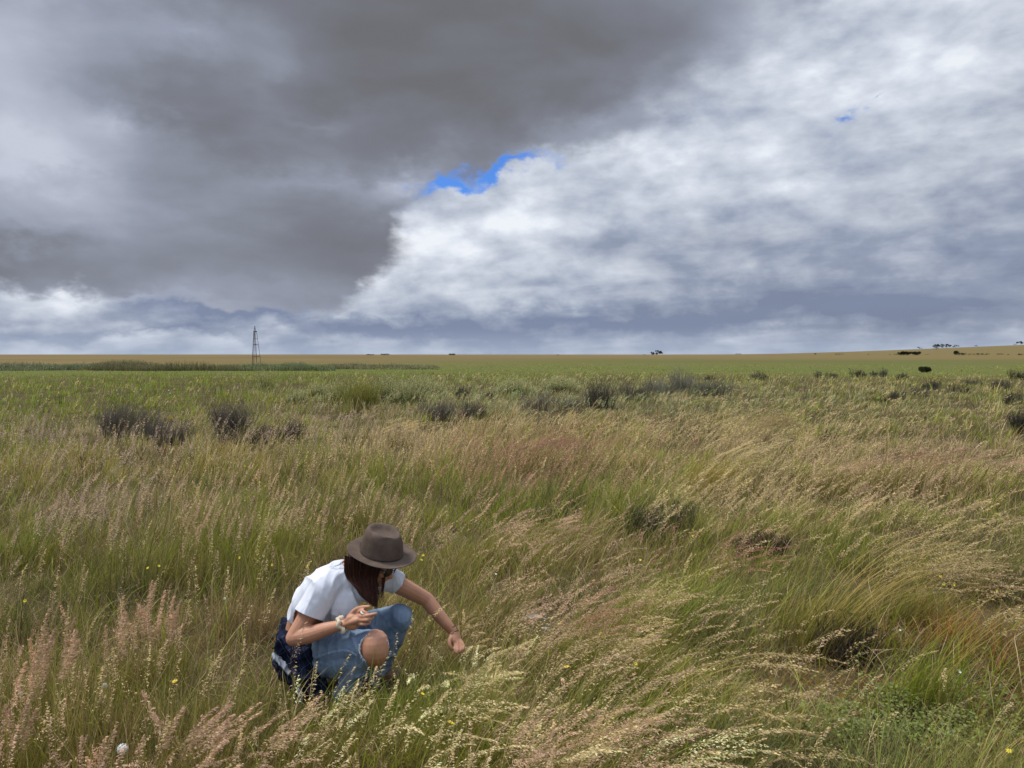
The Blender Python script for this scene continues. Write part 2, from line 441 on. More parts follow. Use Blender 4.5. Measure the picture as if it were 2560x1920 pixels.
# patches of different grass: photograph pixel of their middle, half sizes, kind, weight
ZONES = [
    (300, 985, 560, 60, 'field', 14), (0, 1000, 400, 60, 'field', 12), (900, 950, 620, 14, 'field', 7), (1600, 916, 1300, 14, 'field', 6), (1500, 928, 800, 12, 'field', 5), (2200, 922, 700, 10, 'field', 12), (1100, 905, 900, 5, 'field', 8), (900, 935, 500, 14, 'field', 10),
    (350, 1052, 330, 9, 'gold', 8), (700, 1010, 340, 8, 'gold', 7), (1050, 972, 260, 8, 'gold', 3),
    (120, 1100, 260, 50, 'lilac', 7), (850, 1040, 320, 30, 'pink', 3), (780, 1075, 260, 35, 'lilac', 4),
    (330, 1185, 420, 55, 'gold', 6), (330, 1170, 420, 65, 'olive', 5),
    (560, 1260, 520, 90, 'pink', 2.0), (200, 1290, 300, 80, 'lilac', 2.5), (720, 1310, 330, 60, 'green', 5), (230, 1400, 200, 90, 'green', 7), (90, 1480, 200, 130, 'green', 6),
    (330, 1350, 130, 100, 'bright', 5), (600, 1500, 330, 120, 'olive', 4), (300, 1680, 420, 130, 'brown', 3.5), (230, 1820, 350, 140, 'olive', 3),
    (1000, 1090, 300, 40, 'straw', 4), (1080, 1130, 380, 50, 'straw', 3), (1330, 1140, 190, 50, 'rose', 11), (1200, 1200, 300, 60, 'pink', 5), (1560, 1110, 180, 35, 'rose', 4),
    (1650, 1060, 330, 20, 'straw', 4), (1500, 1000, 400, 30, 'sage', 6), (1100, 985, 330, 40, 'sage', 8), (1700, 975, 260, 40, 'sage', 5),
    (2100, 1010, 500, 50, 'sage', 4), (2400, 1050, 300, 60, 'dark', 3), (2100, 1080, 420, 60, 'green', 4),
    (1850, 1090, 130, 60, 'gold', 5), (1920, 1160, 200, 70, 'straw', 5), (2250, 1170, 420, 55, 'pink', 7), (2000, 1230, 330, 60, 'pink', 4), (2400, 1230, 300, 60, 'straw', 4),
    (1700, 1200, 200, 60, 'bright', 5), (1500, 1270, 330, 80, 'green', 6), (2150, 1350, 330, 110, 'bright', 5), (2480, 1440, 150, 90, 'dark', 7), (1900, 1450, 330, 150, 'green', 6),
    (1050, 1400, 200, 120, 'olive', 5), (1230, 1420, 160, 110, 'bright', 6), (1500, 1480, 200, 100, 'pink', 3), (1380, 1560, 120, 60, 'brown', 5),
    (2420, 1710, 250, 95, 'rust', 170), (2180, 1600, 160, 60, 'rust', 5), (2050, 1560, 150, 90, 'brown', 4), (1950, 1700, 130, 110, 'brown', 4),
    (1650, 1560, 250, 90, 'olive', 4), (1450, 1780, 300, 120, 'brown', 2.5), (1700, 1720, 250, 120, 'bright', 3), (2250, 1760, 300, 100, 'bright', 5), (2300, 1880, 380, 70, 'green', 6),
    (1000, 1850, 300, 120, 'green', 4), (1250, 1650, 160, 90, 'brown', 4), (680, 1800, 300, 90, 'dark', 3), (600, 1650, 130, 130, 'brown', 5)]
def zone_weights(px, py, x, y):
    wts = np.zeros((len(px), len(KEYS)))
    base = {'green': 1.9, 'bright': 1.0, 'olive': 1.9, 'straw': 1.2, 'brown': .8, 'gold': .6, 'pink': .3, 'dark': .9}
    for k, q in base.items(): wts[:, KEYS.index(k)] = q
    g1 = fbm(x * .8, y * .8, 21, 3); g2 = fbm(x * .5, y * .5, 33, 3); g3 = fbm(x * 1.7, y * 1.7, 55, 3)
    wts[:, KEYS.index('green')] *= np.exp(8 * (g1 - .5)); wts[:, KEYS.index('bright')] *= np.exp(11 * (g1 - .5))
    wts[:, KEYS.index('straw')] *= np.exp(7 * (g2 - .5)); wts[:, KEYS.index('pink')] *= np.exp(9 * (g2 - .5))
    wts[:, KEYS.index('brown')] *= np.exp(9 * (.5 - g3)); wts[:, KEYS.index('dark')] *= np.exp(15 * (g3 - .5))
    wob = (g3 - .5) * 1.6
    for (cx, cy, rx, ry, k, q) in ZONES:
        r2 = ((px - cx) / rx + wob) ** 2 + ((py - cy) / ry + (g1 - .5) * 1.2) ** 2
        wts[:, KEYS.index(k)] += q * np.exp(-r2 * 1.1)
    return wts
def pick_cols(wts, var=.2, gap=0):
    p = wts / wts.sum(1, keepdims=True)
    c = p.cumsum(1); u = rng.uniform(0, 1, len(wts))[:, None]
    k = (u > c).sum(1).clip(0, len(KEYS) - 1)
    col = PV[k] * rng.uniform(1 - var, 1 + var, (len(k), 1)) * (1 + rng.normal(0, .06, (len(k), 3)))
    # neighbours share tone: lean every blade towards the patch's mean colour
    mean = p @ PV
    return np.clip(col * .7 + mean * .3, .004, 1), k

def scatter(n, dmin, dmax, power=2.0, half=R(41)):
    """areal density ~ d^-power"""
    u = rng.uniform(0, 1, n)
    if abs(power - 2) < 1e-6: d = dmin * (dmax / dmin) ** u
    else:
        q = 2 - power; d = (dmin ** q + u * (dmax ** q - dmin ** q)) ** (1 / q)
    a = rng.uniform(-half, half, n)
    x = d * np.sin(a); y = d * np.cos(a)
    return x, y, d

_g = ray_ground(1345, 1560, 3, 20); SOIL = (_g.x, _g.y)
def keep_clear(x, y):
    """nothing grows through the person, the pale soil or the lens"""
    r = ((x + .86) / .30) ** 2 + ((y - 3.93) / .17) ** 2
    r2 = ((x + .72) / .17) ** 2 + ((y - 3.74) / .11) ** 2
    r3 = ((x + .62) / .20) ** 2 + ((y - 3.98) / .07) ** 2
    r4 = ((x - SOIL[0]) / .13) ** 2 + ((y - SOIL[1]) / .30) ** 2
    return (r > 1) & (r2 > 1) & (r3 > 1) & (r4 > 1)

def wind_lean(px, x, y):
    """0 calm .. 1 strong, blowing to the right"""
    g = fbm(x * .45, y * .45, 71, 3)
    return np.clip(.16 + .48 * sstep(px, 500, 1800) + 1.3 * (g - .5), .02, 1.1)

def make_grass(name, n, dmin, dmax, hscale, wnear, K, label, cat='grass', hmin=.16, hmax=.36, tuft=30):
    x, y, d = scatter(n, dmin, dmax)
    if name == 'grass':       # thick growth right against the boots and shins
        e = slice(0, 2600); x[e] = rng.normal(-.66, .24, 2600); y[e] = rng.normal(3.60, .10, 2600)
    # two blades in three grow in tufts that fan outward
    nt = n // tuft; tx, ty, td = scatter(nt, dmin, dmax); tid = rng.integers(0, nt, n); intuft = (rng.uniform(0, 1, n) < .68) & ~((np.arange(n) < 2600) & (name == 'grass'))
    sg = .030 * (1 + td[tid] / 7) * rng.uniform(.5, 1.6, nt)[tid]
    ox = rng.normal(0, 1, n) * sg; oy = rng.normal(0, 1, n) * sg
    x = np.where(intuft, tx[tid] + ox, x); y = np.where(intuft, ty[tid] + oy, y); d = np.hypot(x, y)
    tval = rng.uniform(.6, 1.4, nt)[tid]; tval = np.where(intuft, tval, 1)
    fan = np.where(intuft, np.hypot(ox, oy) / sg, 0); fphi = np.arctan2(oy, ox)
    k = keep_clear(x, y); gap = fbm(x * 1.6, y * 1.6, 207, 3); k &= rng.uniform(0, 1, len(x)) < np.where((np.abs(x + .7) < .55) & (np.abs(y - 3.5) < .35), 1, np.clip((gap - .26) * 7, .22, 1))
    x, y, d, tval, fan, fphi = [q[k] for q in (x, y, d, tval, fan, fphi)]
    z = ground_z(x, y); px, py = project(x, y, z)
    wts = zone_weights(px, np.minimum(py, 1960), x, y)
    col, kk = pick_cols(wts)
    col = np.clip(col * (.75 + .25 * tval[:, None]) * rng.uniform(.7, 1.35, (len(x), 1)), .004, .9)
    clump = fbm(x * 2.2, y * 2.2, 91, 3)
    m = len(x)
    big = fbm(x * .9, y * .9, 301, 3)
    L = rng.uniform(hmin, hmax, m) * (.35 + 1.25 * sstep(clump, .25, .75)) * (.65 + .8 * sstep(big, .3, .7)) * hscale * (.5 + .5 * tval)
    infield = np.exp(-(((px - 300) / 700) ** 2 + ((py - 985) / 62) ** 2))
    col = np.clip(col, .004, .9)
    L *= np.where(kk == KEYS.index('gold'), .8, 1.0) * np.where(kk == KEYS.index('rust'), .75, 1.0)
    # lower in front of the person so that she shows
    front = np.exp(-(((x + .55) / .75) ** 2)) * (y < 3.8)
    L *= 1 - .15 * front
    L *= 1 + .55 * np.exp(-((x + .78) / .30) ** 2 - ((y - 3.52) / .17) ** 2)       # taller tufts against the shins
    clear = (y > 2.6) & (y < 3.4) & (np.abs(x + .75) < .45)
    L = np.where(clear, np.minimum(L, .30), L)
    wl = wind_lean(px, x, y)
    a0 = rng.normal(0, .16, m) + .12 * wl
    a1 = a0 + wl * rng.uniform(.4, 1.6, m) + rng.uniform(0, .6, m)
    a1 = a1 + (rng.uniform(0, 1, m) < .15) * rng.uniform(.4, 1.6, m)          # broken and bent tips
    gust = (fbm(x * .7, y * .7, 123, 3) - .5) * 3.2
    phi = rng.normal(-.1, .6, m) + gust + np.where(rng.uniform(0, 1, m) < .5 * (1 - .5 * wl), rng.uniform(-3, 3, m), 0)
    # add the outward fan of the tuft
    vx = np.cos(phi) * a0 + np.cos(fphi) * fan * .22; vy = np.sin(phi) * a0 + np.sin(fphi) * fan * .22
    vx1 = np.cos(phi) * a1 + np.cos(fphi) * fan * .35; vy1 = np.sin(phi) * a1 + np.sin(fphi) * fan * .35
    a0 = np.hypot(vx, vy); a1 = np.maximum(np.hypot(vx1, vy1), a0); phi = np.arctan2(vy1, vx1)
    w = wnear * rng.uniform(.55, 1.3, m) * np.maximum(1, d / 4.2) ** .88
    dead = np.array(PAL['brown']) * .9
    col = col * (1.06 + .28 * sstep(d, 5, 14))[:, None]      # blade colour gets lighter from the foreground to the middle distance
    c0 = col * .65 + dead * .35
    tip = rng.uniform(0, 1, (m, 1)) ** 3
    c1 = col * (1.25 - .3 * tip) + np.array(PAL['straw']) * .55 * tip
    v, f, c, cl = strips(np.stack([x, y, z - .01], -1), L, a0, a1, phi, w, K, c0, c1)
    A = Acc(); A.add(v, f, c)
    return tag(A.obj(name, M_GRASS), label, cat, kind='stuff')

make_grass('grass', 120000, 1.9, 9, .95, .0044, 6, 'dense wild grass of green, olive and straw blades in the near foreground')
make_grass('field_grass', 110000, 9, 60, .85, .0042, 4, 'windblown mixed grass of the middle distance')
make_grass('meadow_grass', 60000, 60, 260, .75, .0034, 2, 'far smooth green and tan grass toward the horizon')

def make_thatch():
    n = 42000
    x, y, d = scatter(n, 1.9, 14)
    k = keep_clear(x, y); x, y, d = x[k], y[k], d[k]; n = len(x)
    z = ground_z(x, y)
    L = rng.uniform(.10, .28, n)
    a0 = rng.uniform(.5, 1.35, n); a1 = a0 + rng.uniform(-.2, .9, n)
    phi = rng.uniform(-3.14, 3.14, n)
    c = np.array(PAL['brown']) * rng.uniform(.6, 1.8, (n, 1)) * (1 - .5 * (rng.uniform(0, 1, (n, 1)) < .15)) + np.array(PAL['straw']) * (rng.uniform(0, 1, (n, 1)) < .4) * .6
    v, f, cc, cl = strips(np.stack([x, y, z + rng.uniform(0, .05, n)], -1), L, a0, a1, phi, .0028 * np.maximum(1, d / 4.5), 3, c, c)
    A = Acc(); A.add(v, f, cc)
    tag(A.obj('dry_thatch', M_GRASS), 'tangle of dead brown grass low between the green blades', 'dry grass', kind='stuff')
make_thatch()

# zones of seed heads: px, py, rx, ry, colour, weight, length scale
SEEDZ = [
    (560, 1250, 330, 90, 'pink', 2.2, 1.0), (200, 1250, 260, 110, 'lilac', 1.7, 1.0), (330, 1640, 330, 140, 'pink', 1.2, .9), (150, 1760, 220, 140, 'pink', 1.1, .9),
    (120, 1090, 330, 50, 'lilac', 3.5, .9), (800, 1060, 280, 45, 'lilac', 2.5, .9), (1330, 1140, 200, 60, 'rose', 7, 1.0), (1560, 1110, 200, 40, 'rose', 3, 1),
    (1150, 1290, 260, 60, 'pink', 2.5, 1.0), (1380, 1330, 180, 60, 'pink', 2.2, 1.0), (1500, 1480, 230, 110, 'pink', 3.2, 1.0), (1850, 1330, 130, 60, 'rose', 3, .9),
    (1930, 1150, 260, 90, 'straw', 5, 1.2), (2250, 1170, 420, 60, 'pink', 6, 1.15), (2050, 1240, 330, 60, 'straw', 3, 1.1), (2400, 1280, 260, 70, 'straw', 2.6, 1.1),
    (1500, 1700, 330, 130, 'straw', 2.2, 1.0), (1450, 1850, 300, 90, 'pink', 2.6, 1), (1050, 1740, 260, 70, 'cream', 2.0, .75), (2050, 1640, 120, 60, 'pink', 1.0, 1),
    (1080, 1110, 350, 40, 'straw', 3, 1), (1650, 1060, 300, 25, 'straw', 3, 1), (1150, 985, 330, 30, 'sage', 1.6, .8), (1650, 990, 400, 30, 'sage', 1.6, .8), (2100, 1010, 450, 40, 'straw', 1.0, .8)]
def make_seedheads(name, n, dmin, dmax, per, ssize, K, label, wst=.0017, bg=.17):
    x, y, d = scatter(n, dmin, dmax)
    k = keep_clear(x, y); x, y, d = x[k], y[k], d[k]
    z = ground_z(x, y); px, py = project(x, y, z)
    # test with the position of the head, not the foot
    hx, hy = project(x + .25, y, z + .45)
    wz = np.zeros((len(x), len(SEEDZ))); g = fbm(x * 1.1, y * 1.1, 44, 3)
    for i, (cx, cy, rx, ry, kk, q, ls) in enumerate(SEEDZ):
        wz[:, i] = q * np.exp(-(((hx - cx) / rx) ** 2 + ((hy - cy) / ry) ** 2 + (g - .5) * 2))
    bgw = bg * np.exp(5 * (g - .5))
    rp = np.exp(-((px - 2420) / 240) ** 2 - ((py - 1690) / 110) ** 2); bgw = bgw * (1 - .9 * rp); wz *= (1 - .9 * rp)[:, None]
    tot = wz.sum(1) + bgw
    keep = rng.uniform(0, 1, len(x)) < np.clip(tot / 4.0, 0, 1)
    front = (np.abs(x + .62) < .42) & (y < 3.8) & (rng.uniform(0, 1, len(x)) < .55)
    behind_low = np.zeros(len(x), bool)
    keep &= ~front
    x, y, z, d, px, wz, bgw = [q[keep] for q in (x, y, z, d, px, wz, bgw)]
    m = len(x)
    allw = np.concatenate([wz, bgw[:, None]], 1); c = (allw / allw.sum(1, keepdims=True)).cumsum(1)
    idx = (rng.uniform(0, 1, m)[:, None] > c).sum(1).clip(0, len(SEEDZ))
    base = np.array([PAL[s[4]] for s in SEEDZ] + [PAL['straw']])[idx]
    ls = np.array([s[6] for s in SEEDZ] + [.9])[idx]
    col = base * rng.uniform(.75, 1.5, (m, 1)) * 1.35
    wl = wind_lean(px, x, y)
    L = rng.uniform(.42, .68, m) * ls * (1 - .18 * (y < 3.0))
    a0 = rng.normal(.05, .10, m) + .25 * wl; a1 = a0 + .25 + wl * rng.uniform(.7, 1.5, m)
    phi = rng.normal(-.08, .35, m) + (fbm(x * .7, y * .7, 123, 3) - .5) * 1.6 + np.where(rng.uniform(0, 1, m) < .4 * (1 - wl), rng.uniform(-2.5, 2.5, m), 0)
    lod = np.maximum(1, d / 5.0)
    stemc = np.array(PAL['olive']) * .7 + base * .3
    side = phi + math.pi / 2 + rng.normal(0, .5, m)
    v, f, cc, cl = strips(np.stack([x, y, z], -1), L, a0, a1, phi, wst * lod ** .85 * rng.uniform(.8, 1.3, m), K, stemc, stemc * .5 + col * .5, side=side, wpow=.3)
    A = Acc(); A.add(v, f, cc)
    B = Acc(); B.add(*spikelets(cl, .40, per, ssize * lod ** .75, col, .020 * lod ** .3 * rng.uniform(.5, 1.5, m), shape=.30))
    for q in (A, ): B.v += [a for a in q.v]; B.f += [ff + B.n for ff in q.f]; B.c += q.c
    return tag(B.obj(name, M_SEED), label, 'seed heads', kind='stuff')
make_seedheads('seed_heads', 5600, 2.0, 9, 75, .0105, 8, 'pink and straw seed heads nodding over the near grass')
make_seedheads('field_seed_heads', 15000, 9, 60, 22, .011, 5, 'haze of pinkish seed heads over the middle distance grass')

def make_broad():
    """broad bent leaves and bleached dead straws, a second species between the fine blades"""
    n = 13000
    x, y, d = scatter(n, 1.9, 12); k = keep_clear(x, y); x, y, d = x[k], y[k], d[k]
    g = fbm(x * 1.3, y * 1.3, 61, 3); k = rng.uniform(0, 1, len(x)) < np.clip((g - .35) * 4, .1, 1); x, y, d = x[k], y[k], d[k]; m = len(x)
    z = ground_z(x, y)
    dead = rng.uniform(0, 1, m) < .42
    col = np.where(dead[:, None], np.array(PAL['straw']) * 1.15, np.array(PAL['bright']) * 1.0) * rng.uniform(.6, 1.3, (m, 1))
    L = rng.uniform(.16, .42, m); front = (np.abs(x + .75) < .45) & (y < 3.4); L = np.where(front, np.minimum(L, .28), L)
    a0 = rng.uniform(.05, .6, m); a1 = a0 + rng.uniform(.3, 1.9, m)
    v, f, c, cl = strips(np.stack([x, y, z], -1), L, a0, a1, rng.normal(0, 1.5, m), rng.uniform(.005, .010, m) * np.maximum(1, d / 7) * np.where(dead, .6, 1), 7, col * .8, col, wpow=.6, jit=.12)
    A = Acc(); A.add(v, f, c)
    tag(A.obj('broad_grass', M_GRASS), 'broader bent green leaves and bleached straws mixed through the near grass', 'grass', kind='stuff')
make_broad()
# ================================================================== the crouching person
def cc(cx, cy, Y):
    """close-up coordinates (3.073 x, origin 620,1260) to world at depth Y"""
    return at(620 + cx / 3.073, 1260 + cy / 3.073, Y)

def frame_for(d, up=Vector((0, 0, 1))):
    d = d.normalized()
    u = up.cross(d)
    if u.length < 1e-3: u = Vector((1, 0, 0)).cross(d)
    u.normalize(); return u, d.cross(u).normalized()

def add_ring(bm, c, u, w, a, b, seg):
    return [bm.verts.new(c + u * (a * math.cos(t)) + w * (b * math.sin(t))) for t in [math.tau * i / seg for i in range(seg)]]

def add_loft(bm, rings, seg=20):
    """rings: (centre, u axis, w axis, a, b)"""
    rs = [add_ring(bm, *r, seg) for r in rings]
    for r0, r1 in zip(rs, rs[1:]):
        for i in range(seg):
            bm.faces.new((r0[i], r0[(i + 1) % seg], r1[(i + 1) % seg], r1[i]))
    for r, fl in ((rs[0], True), (rs[-1], False)):
        c = bm.verts.new(sum((v.co for v in r), Vector()) / seg)
        for i in range(seg):
            bm.faces.new((r[(i + 1) % seg], r[i], c) if fl else (r[i], r[(i + 1) % seg], c))

def catmull(P, n=6):
    out = []
    for i in range(len(P) - 1):
        p0 = P[max(i - 1, 0)]; p1 = P[i]; p2 = P[i + 1]; p3 = P[min(i + 2, len(P) - 1)]
        for k in range(n):
            t = k / n
            out.append([.5 * ((2 * b) + (-a + c) * t + (2 * a - 5 * b + 4 * c - d) * t * t + (-a + 3 * b - 3 * c + d) * t ** 3)
                        for a, b, c, d in zip(p0, p1, p2, p3)])
    out.append(list(P[-1]))
    return out

def add_tube(bm, pts, seg=14, n=5, flat=1.0, caps=True):
    """pts: list of (Vector, radius); smooth tapered limb with round ends"""
    P = catmull([(*p, r) for p, r in pts], n) if n > 1 else [(*p, r) for p, r in pts]
    C_ = [Vector(p[:3]) for p in P]; Rr = [p[3] for p in P]
    rings = []
    d0 = (C_[1] - C_[0]).normalized(); u, w = frame_for(d0)
    if caps:
        for s in (.98, .8, .45): rings.append((C_[0] - d0 * Rr[0] * s, u, w, Rr[0] * math.sqrt(1 - s * s), Rr[0] * math.sqrt(1 - s * s) * flat))
    for i, c in enumerate(C_):
        d = (C_[min(i + 1, len(C_) - 1)] - C_[max(i - 1, 0)]).normalized()
        u = (u - d * u.dot(d)).normalized(); w = d.cross(u).normalized()
        rings.append((c, u, w, Rr[i], Rr[i] * flat))
    if caps:
        for s in (.45, .8, .98): rings.append((C_[-1] + d * Rr[-1] * s, u, w, Rr[-1] * math.sqrt(1 - s * s), Rr[-1] * math.sqrt(1 - s * s) * flat))
    add_loft(bm, rings, seg)

def add_ball(bm, c, radii, axes=None, seg=16):
    M = Matrix.Translation(c)
    if axes is not None:
        Rm = Matrix(axes).transposed().to_4x4(); M = M @ Rm
    M = M @ Matrix.Diagonal((*radii, 1))
    bmesh.ops.create_uvsphere(bm, u_segments=seg, v_segments=seg // 2 + 2, radius=1, matrix=M)

def fuse(name, bm, voxel, smooth=4, fac=.5):
    me = bpy.data.meshes.new(name); bmesh.ops.recalc_face_normals(bm, faces=bm.faces); bm.to_mesh(me); bm.free()
    o = bpy.data.objects.new(name, me); COL.objects.link(o)
    r = o.modifiers.new('r', 'REMESH'); r.mode = 'VOXEL'; r.voxel_size = voxel; r.use_smooth_shade = True
    s = o.modifiers.new('s', 'SMOOTH'); s.iterations = smooth; s.factor = fac
    dg = bpy.context.evaluated_depsgraph_get(); dg.update()
    out = bpy.data.meshes.new_from_object(o.evaluated_get(dg)); out.name = name
    bpy.data.objects.remove(o); bpy.data.meshes.remove(me)
    return out

def displace(me, fn):
    bm = bmesh.new(); bm.from_mesh(me); bm.normal_update()
    nn = [v.normal.copy() for v in bm.verts]
    for v, n in zip(bm.verts, nn): v.co += n * fn(v.co, n)
    for f in bm.faces: f.smooth = True
    bm.to_mesh(me); bm.free()

def cut(me, tests):
    """drop faces whose centre satisfies any test; gives open hems"""
    bm = bmesh.new(); bm.from_mesh(me)
    kill = [f for f in bm.faces if any(t(f.calc_center_median()) for t in tests)]
    bmesh.ops.delete(bm, geom=kill, context='FACES')
    bm.to_mesh(me); bm.free()

def slice_at(me, planes):
    """clean edge loops where hems will be cut"""
    bm = bmesh.new(); bm.from_mesh(me)
    for co, no in planes:
        bmesh.ops.bisect_plane(bm, geom=bm.verts[:] + bm.edges[:] + bm.faces[:], plane_co=co, plane_no=no, dist=1e-5)
    bm.to_mesh(me); bm.free()

def thick(me, t):
    """inner skin so hems have real thickness"""
    bm = bmesh.new(); bm.from_mesh(me)
    bmesh.ops.solidify(bm, geom=bm.faces[:], thickness=t)
    for f in bm.faces: f.smooth = True
    bm.to_mesh(me); bm.free()

def to_me(bm, name):
    me = bpy.data.meshes.new(name); bm.to_mesh(me); bm.free(); return me

# materials
def skin_mat():
    m, T, p, out = new_mat('skin')
    v = T.add('ShaderNodeTexCoord').outputs['Object']
    f = T.noise(v, 14, 4, .6); g = T.noise(v, 160, 3, .6)
    c = T.mix(T.mr(f, .3, .7), (.38, .180, .105), (.46, .240, .150))
    c = T.mix(T.mr(g, .55, .8, 0, .35), c, (.33, .14, .085))
    c = T.mix(T.mr(T.noise(v, 5, 3, .5), .45, .7, 0, .5), c, (.50, .25, .17))
    T.l.new(c, p.inputs['Base Color']); p.inputs['Roughness'].default_value = .5
    p.inputs['Subsurface Weight'].default_value = .12; p.inputs['Subsurface Radius'].default_value = (1, .35, .2)
    p.inputs['Subsurface Scale'].default_value = .01; p.inputs['Specular IOR Level'].default_value = .35
    b = T.add('ShaderNodeBump'); b.inputs['Strength'].default_value = .25; b.inputs['Distance'].default_value = .001
    T.l.new(T.noise(v, 300, 3, .6), b.inputs['Height']); T.l.new(b.outputs[0], p.inputs['Normal'])
    return m
def denim_mat():
    m, T, p, out = new_mat('faded_denim')
    v = T.add('ShaderNodeTexCoord').outputs['Object']
    f = T.noise(v, 9, 5, .6); g = T.noise(T.mapping(v, sc=(1, 1, 4)), 260, 3, .7)
    c = T.mix(T.mr(f, .32, .68), (.095, .145, .225), (.21, .285, .39))
    c = T.mix(T.mr(g, .5, .75, 0, .4), c, (.34, .42, .52))
    T.l.new(c, p.inputs['Base Color']); p.inputs['Roughness'].default_value = .9; p.inputs['Specular IOR Level'].default_value = .15
    b = T.add('ShaderNodeBump'); b.inputs['Strength'].default_value = .4; b.inputs['Distance'].default_value = .001
    T.l.new(g, b.inputs['Height']); T.l.new(b.outputs[0], p.inputs['Normal'])
    return m
def cloth_mat(name, c1, c2, rough=.9, sc=40):
    return noise_mat(name, c1, c2, sc, rough, .15, .3, 600, 3)
def plaid_mat():
    m, T, p, out = new_mat('navy_plaid')
    v = T.add('ShaderNodeTexCoord').outputs['Object']
    wv_ = T.vm('ADD', T.mapping(v, rot=(R(12), R(25), R(20))), T.vm('SCALE', T.noise(v, 8, 3, .5, color=True), sc=.11))
    x, y, z = T.sep(wv_)
    def band(q, per, wd, off=0.0):
        fr = T.m('FRACT', T.m('ADD', T.m('DIVIDE', q, per), off))
        return T.m('LESS_THAN', T.m('ABSOLUTE', T.m('SUBTRACT', fr, .5)), wd)
    q = T.m('ADD', x, T.m('MULTIPLY', y, .6))
    c = T.mix(T.m('MULTIPLY', band(q, .06, .17), .7), (.005, .007, .018), (.014, .020, .045))
    c = T.mix(T.m('MULTIPLY', band(z, .06, .17), .6), c, (.014, .020, .045))
    c = T.mix(T.m('MULTIPLY', band(q, .06, .025, .31), .5), c, (.10, .115, .17))
    c = T.mix(T.m('MULTIPLY', band(z, .06, .025, .27), .5), c, (.10, .115, .17))
    c = T.mix(T.m('MULTIPLY', band(q, .12, .06, .6), .6), c, (.006, .006, .012))
    T.l.new(c, p.inputs['Base Color']); p.inputs['Roughness'].default_value = .9; p.inputs['Specular IOR Level'].default_value = .1
    return m
M_SKIN = skin_mat(); M_DENIM = denim_mat(); M_PLAID = plaid_mat()
M_TEE = cloth_mat('white_cotton', (.56, .585, .65), (.62, .645, .71))
M_FELT = noise_mat('brown_grey_felt', (.080, .057, .044), (.120, .089, .071), 22, .92, .12, .5, 500, 6)
def fleck():
    T = NT(M_FELT.node_tree); p = next(n for n in T.n if n.type == 'BSDF_PRINCIPLED')
    src = p.inputs['Base Color'].links[0].from_socket; v = T.add('ShaderNodeTexCoord').outputs['Object']
    vo = T.add('ShaderNodeTexVoronoi'); T.put(vo.inputs['Vector'], T.mapping(v, sc=(1, 1, 1.6))); vo.inputs['Scale'].default_value = 42
    k = T.m('MULTIPLY', T.m('LESS_THAN', vo.outputs['Distance'], .13), T.m('GREATER_THAN', T.sep(vo.outputs['Color'])[0], .55))
    T.l.new(T.mix(T.m('MULTIPLY', k, .75), src, (.03, .02, .018)), p.inputs['Base Color'])
fleck()
M_CORD = noise_mat('dark_cord', (.02, .014, .012), (.05, .035, .03), 90)
M_HAIR = plant_mat('auburn_hair', .03, .6, .25)
M_CREAM = cloth_mat('cream_cloth', (.50, .42, .30), (.62, .54, .42), sc=60)
M_DARK = noise_mat('dark_plastic', (.008, .006, .006), (.015, .012, .012), 20, .2, .6)
M_FRAY = cloth_mat('white_threads', (.62, .66, .72), (.75, .78, .82))
M_STITCH = cloth_mat('pale_stitching', (.30, .40, .55), (.38, .48, .62))
M_LINING = cloth_mat('grey_lining', (.20, .22, .27), (.27, .29, .34), sc=30)
M_BOOT = noise_mat('tan_leather', (.09, .05, .028), (.14, .08, .045), 30, .6)

PO = Vector((-.80, 3.86, 0.0))           # foot of the person
person = empty('person', PO, 'person in brown felt hat, white t-shirt and ripped jeans crouching in the grass', 'person')
def pl(name, me, mat, parent=None, smooth=True):
    """link a world-space mesh as part, with its origin brought to the person's foot"""
    if parent is None or parent is person:
        me.transform(Matrix.Translation(-PO))
    else: me.transform(Matrix.Translation(-PO))
    if smooth: me.polygons.foreach_set('use_smooth', np.ones(len(me.polygons), bool))
    return link(name, me, mat, parent or person)

# joints ------------------------------------------------------------
ShN, ElN, WrN = cc(600, 640, 3.80), cc(352, 1028, 3.72), cc(738, 925, 3.665)
ShF, ElF, WrF = cc(1085, 585, 3.985), cc(1372, 742, 4.08), cc(1572, 975, 4.05)
HipN, KnN, AnN = cc(540, 1130, 3.88), cc(968, 1078, 3.66), cc(700, 1500, 3.80)
HipF, KnF, AnF = cc(660, 1060, 4.03), cc(1150, 872, 4.02), cc(960, 1380, 4.02)
HeadC = cc(985, 448, 3.90); NeckB = cc(812, 500, 3.90)
FACE = Vector((.84, -.36, -.40)).normalized()
HUP = Vector((.30, -.14, .95)); HUP = (HUP - FACE * HUP.dot(FACE)).normalized()
HSIDE = FACE.cross(HUP).normalized()       # the person's right
def torso_rings(g):
    st = [(470, 1140, 3.96, .150, .125, 60), (465, 1010, 3.94, .140, .115, 50), (500, 890, 3.925, .137, .108, 42), (560, 780, 3.91, .143, .112, 35),
          (640, 680, 3.90, .155, .115, 31), (720, 600, 3.895, .150, .105, 30), (780, 535, 3.895, .105, .078, 30), (815, 500, 3.90, .062, .058, 30)]
    P = [cc(*s[:3]) for s in st]; rings = []
    for i, s in enumerate(st):
        d = (P[min(i + 1, len(P) - 1)] - P[max(i - 1, 0)]).normalized()
        lat = Vector((math.cos(R(s[5])), math.sin(R(s[5])), .08))
        lat = (lat - d * lat.dot(d) * .75).normalized(); fw = d.cross(lat).normalized()
        rings.append((P[i], lat, fw, s[3] + g, s[4] + g))
    return rings

def finger(bm, pts, r0=.0085, r1=.0062):
    n = len(pts)
    add_tube(bm, [(p, r0 + (r1 - r0) * i / (n - 1) + (.0008 if i in (1, 2) else 0)) for i, p in enumerate(pts)], seg=10, n=4)

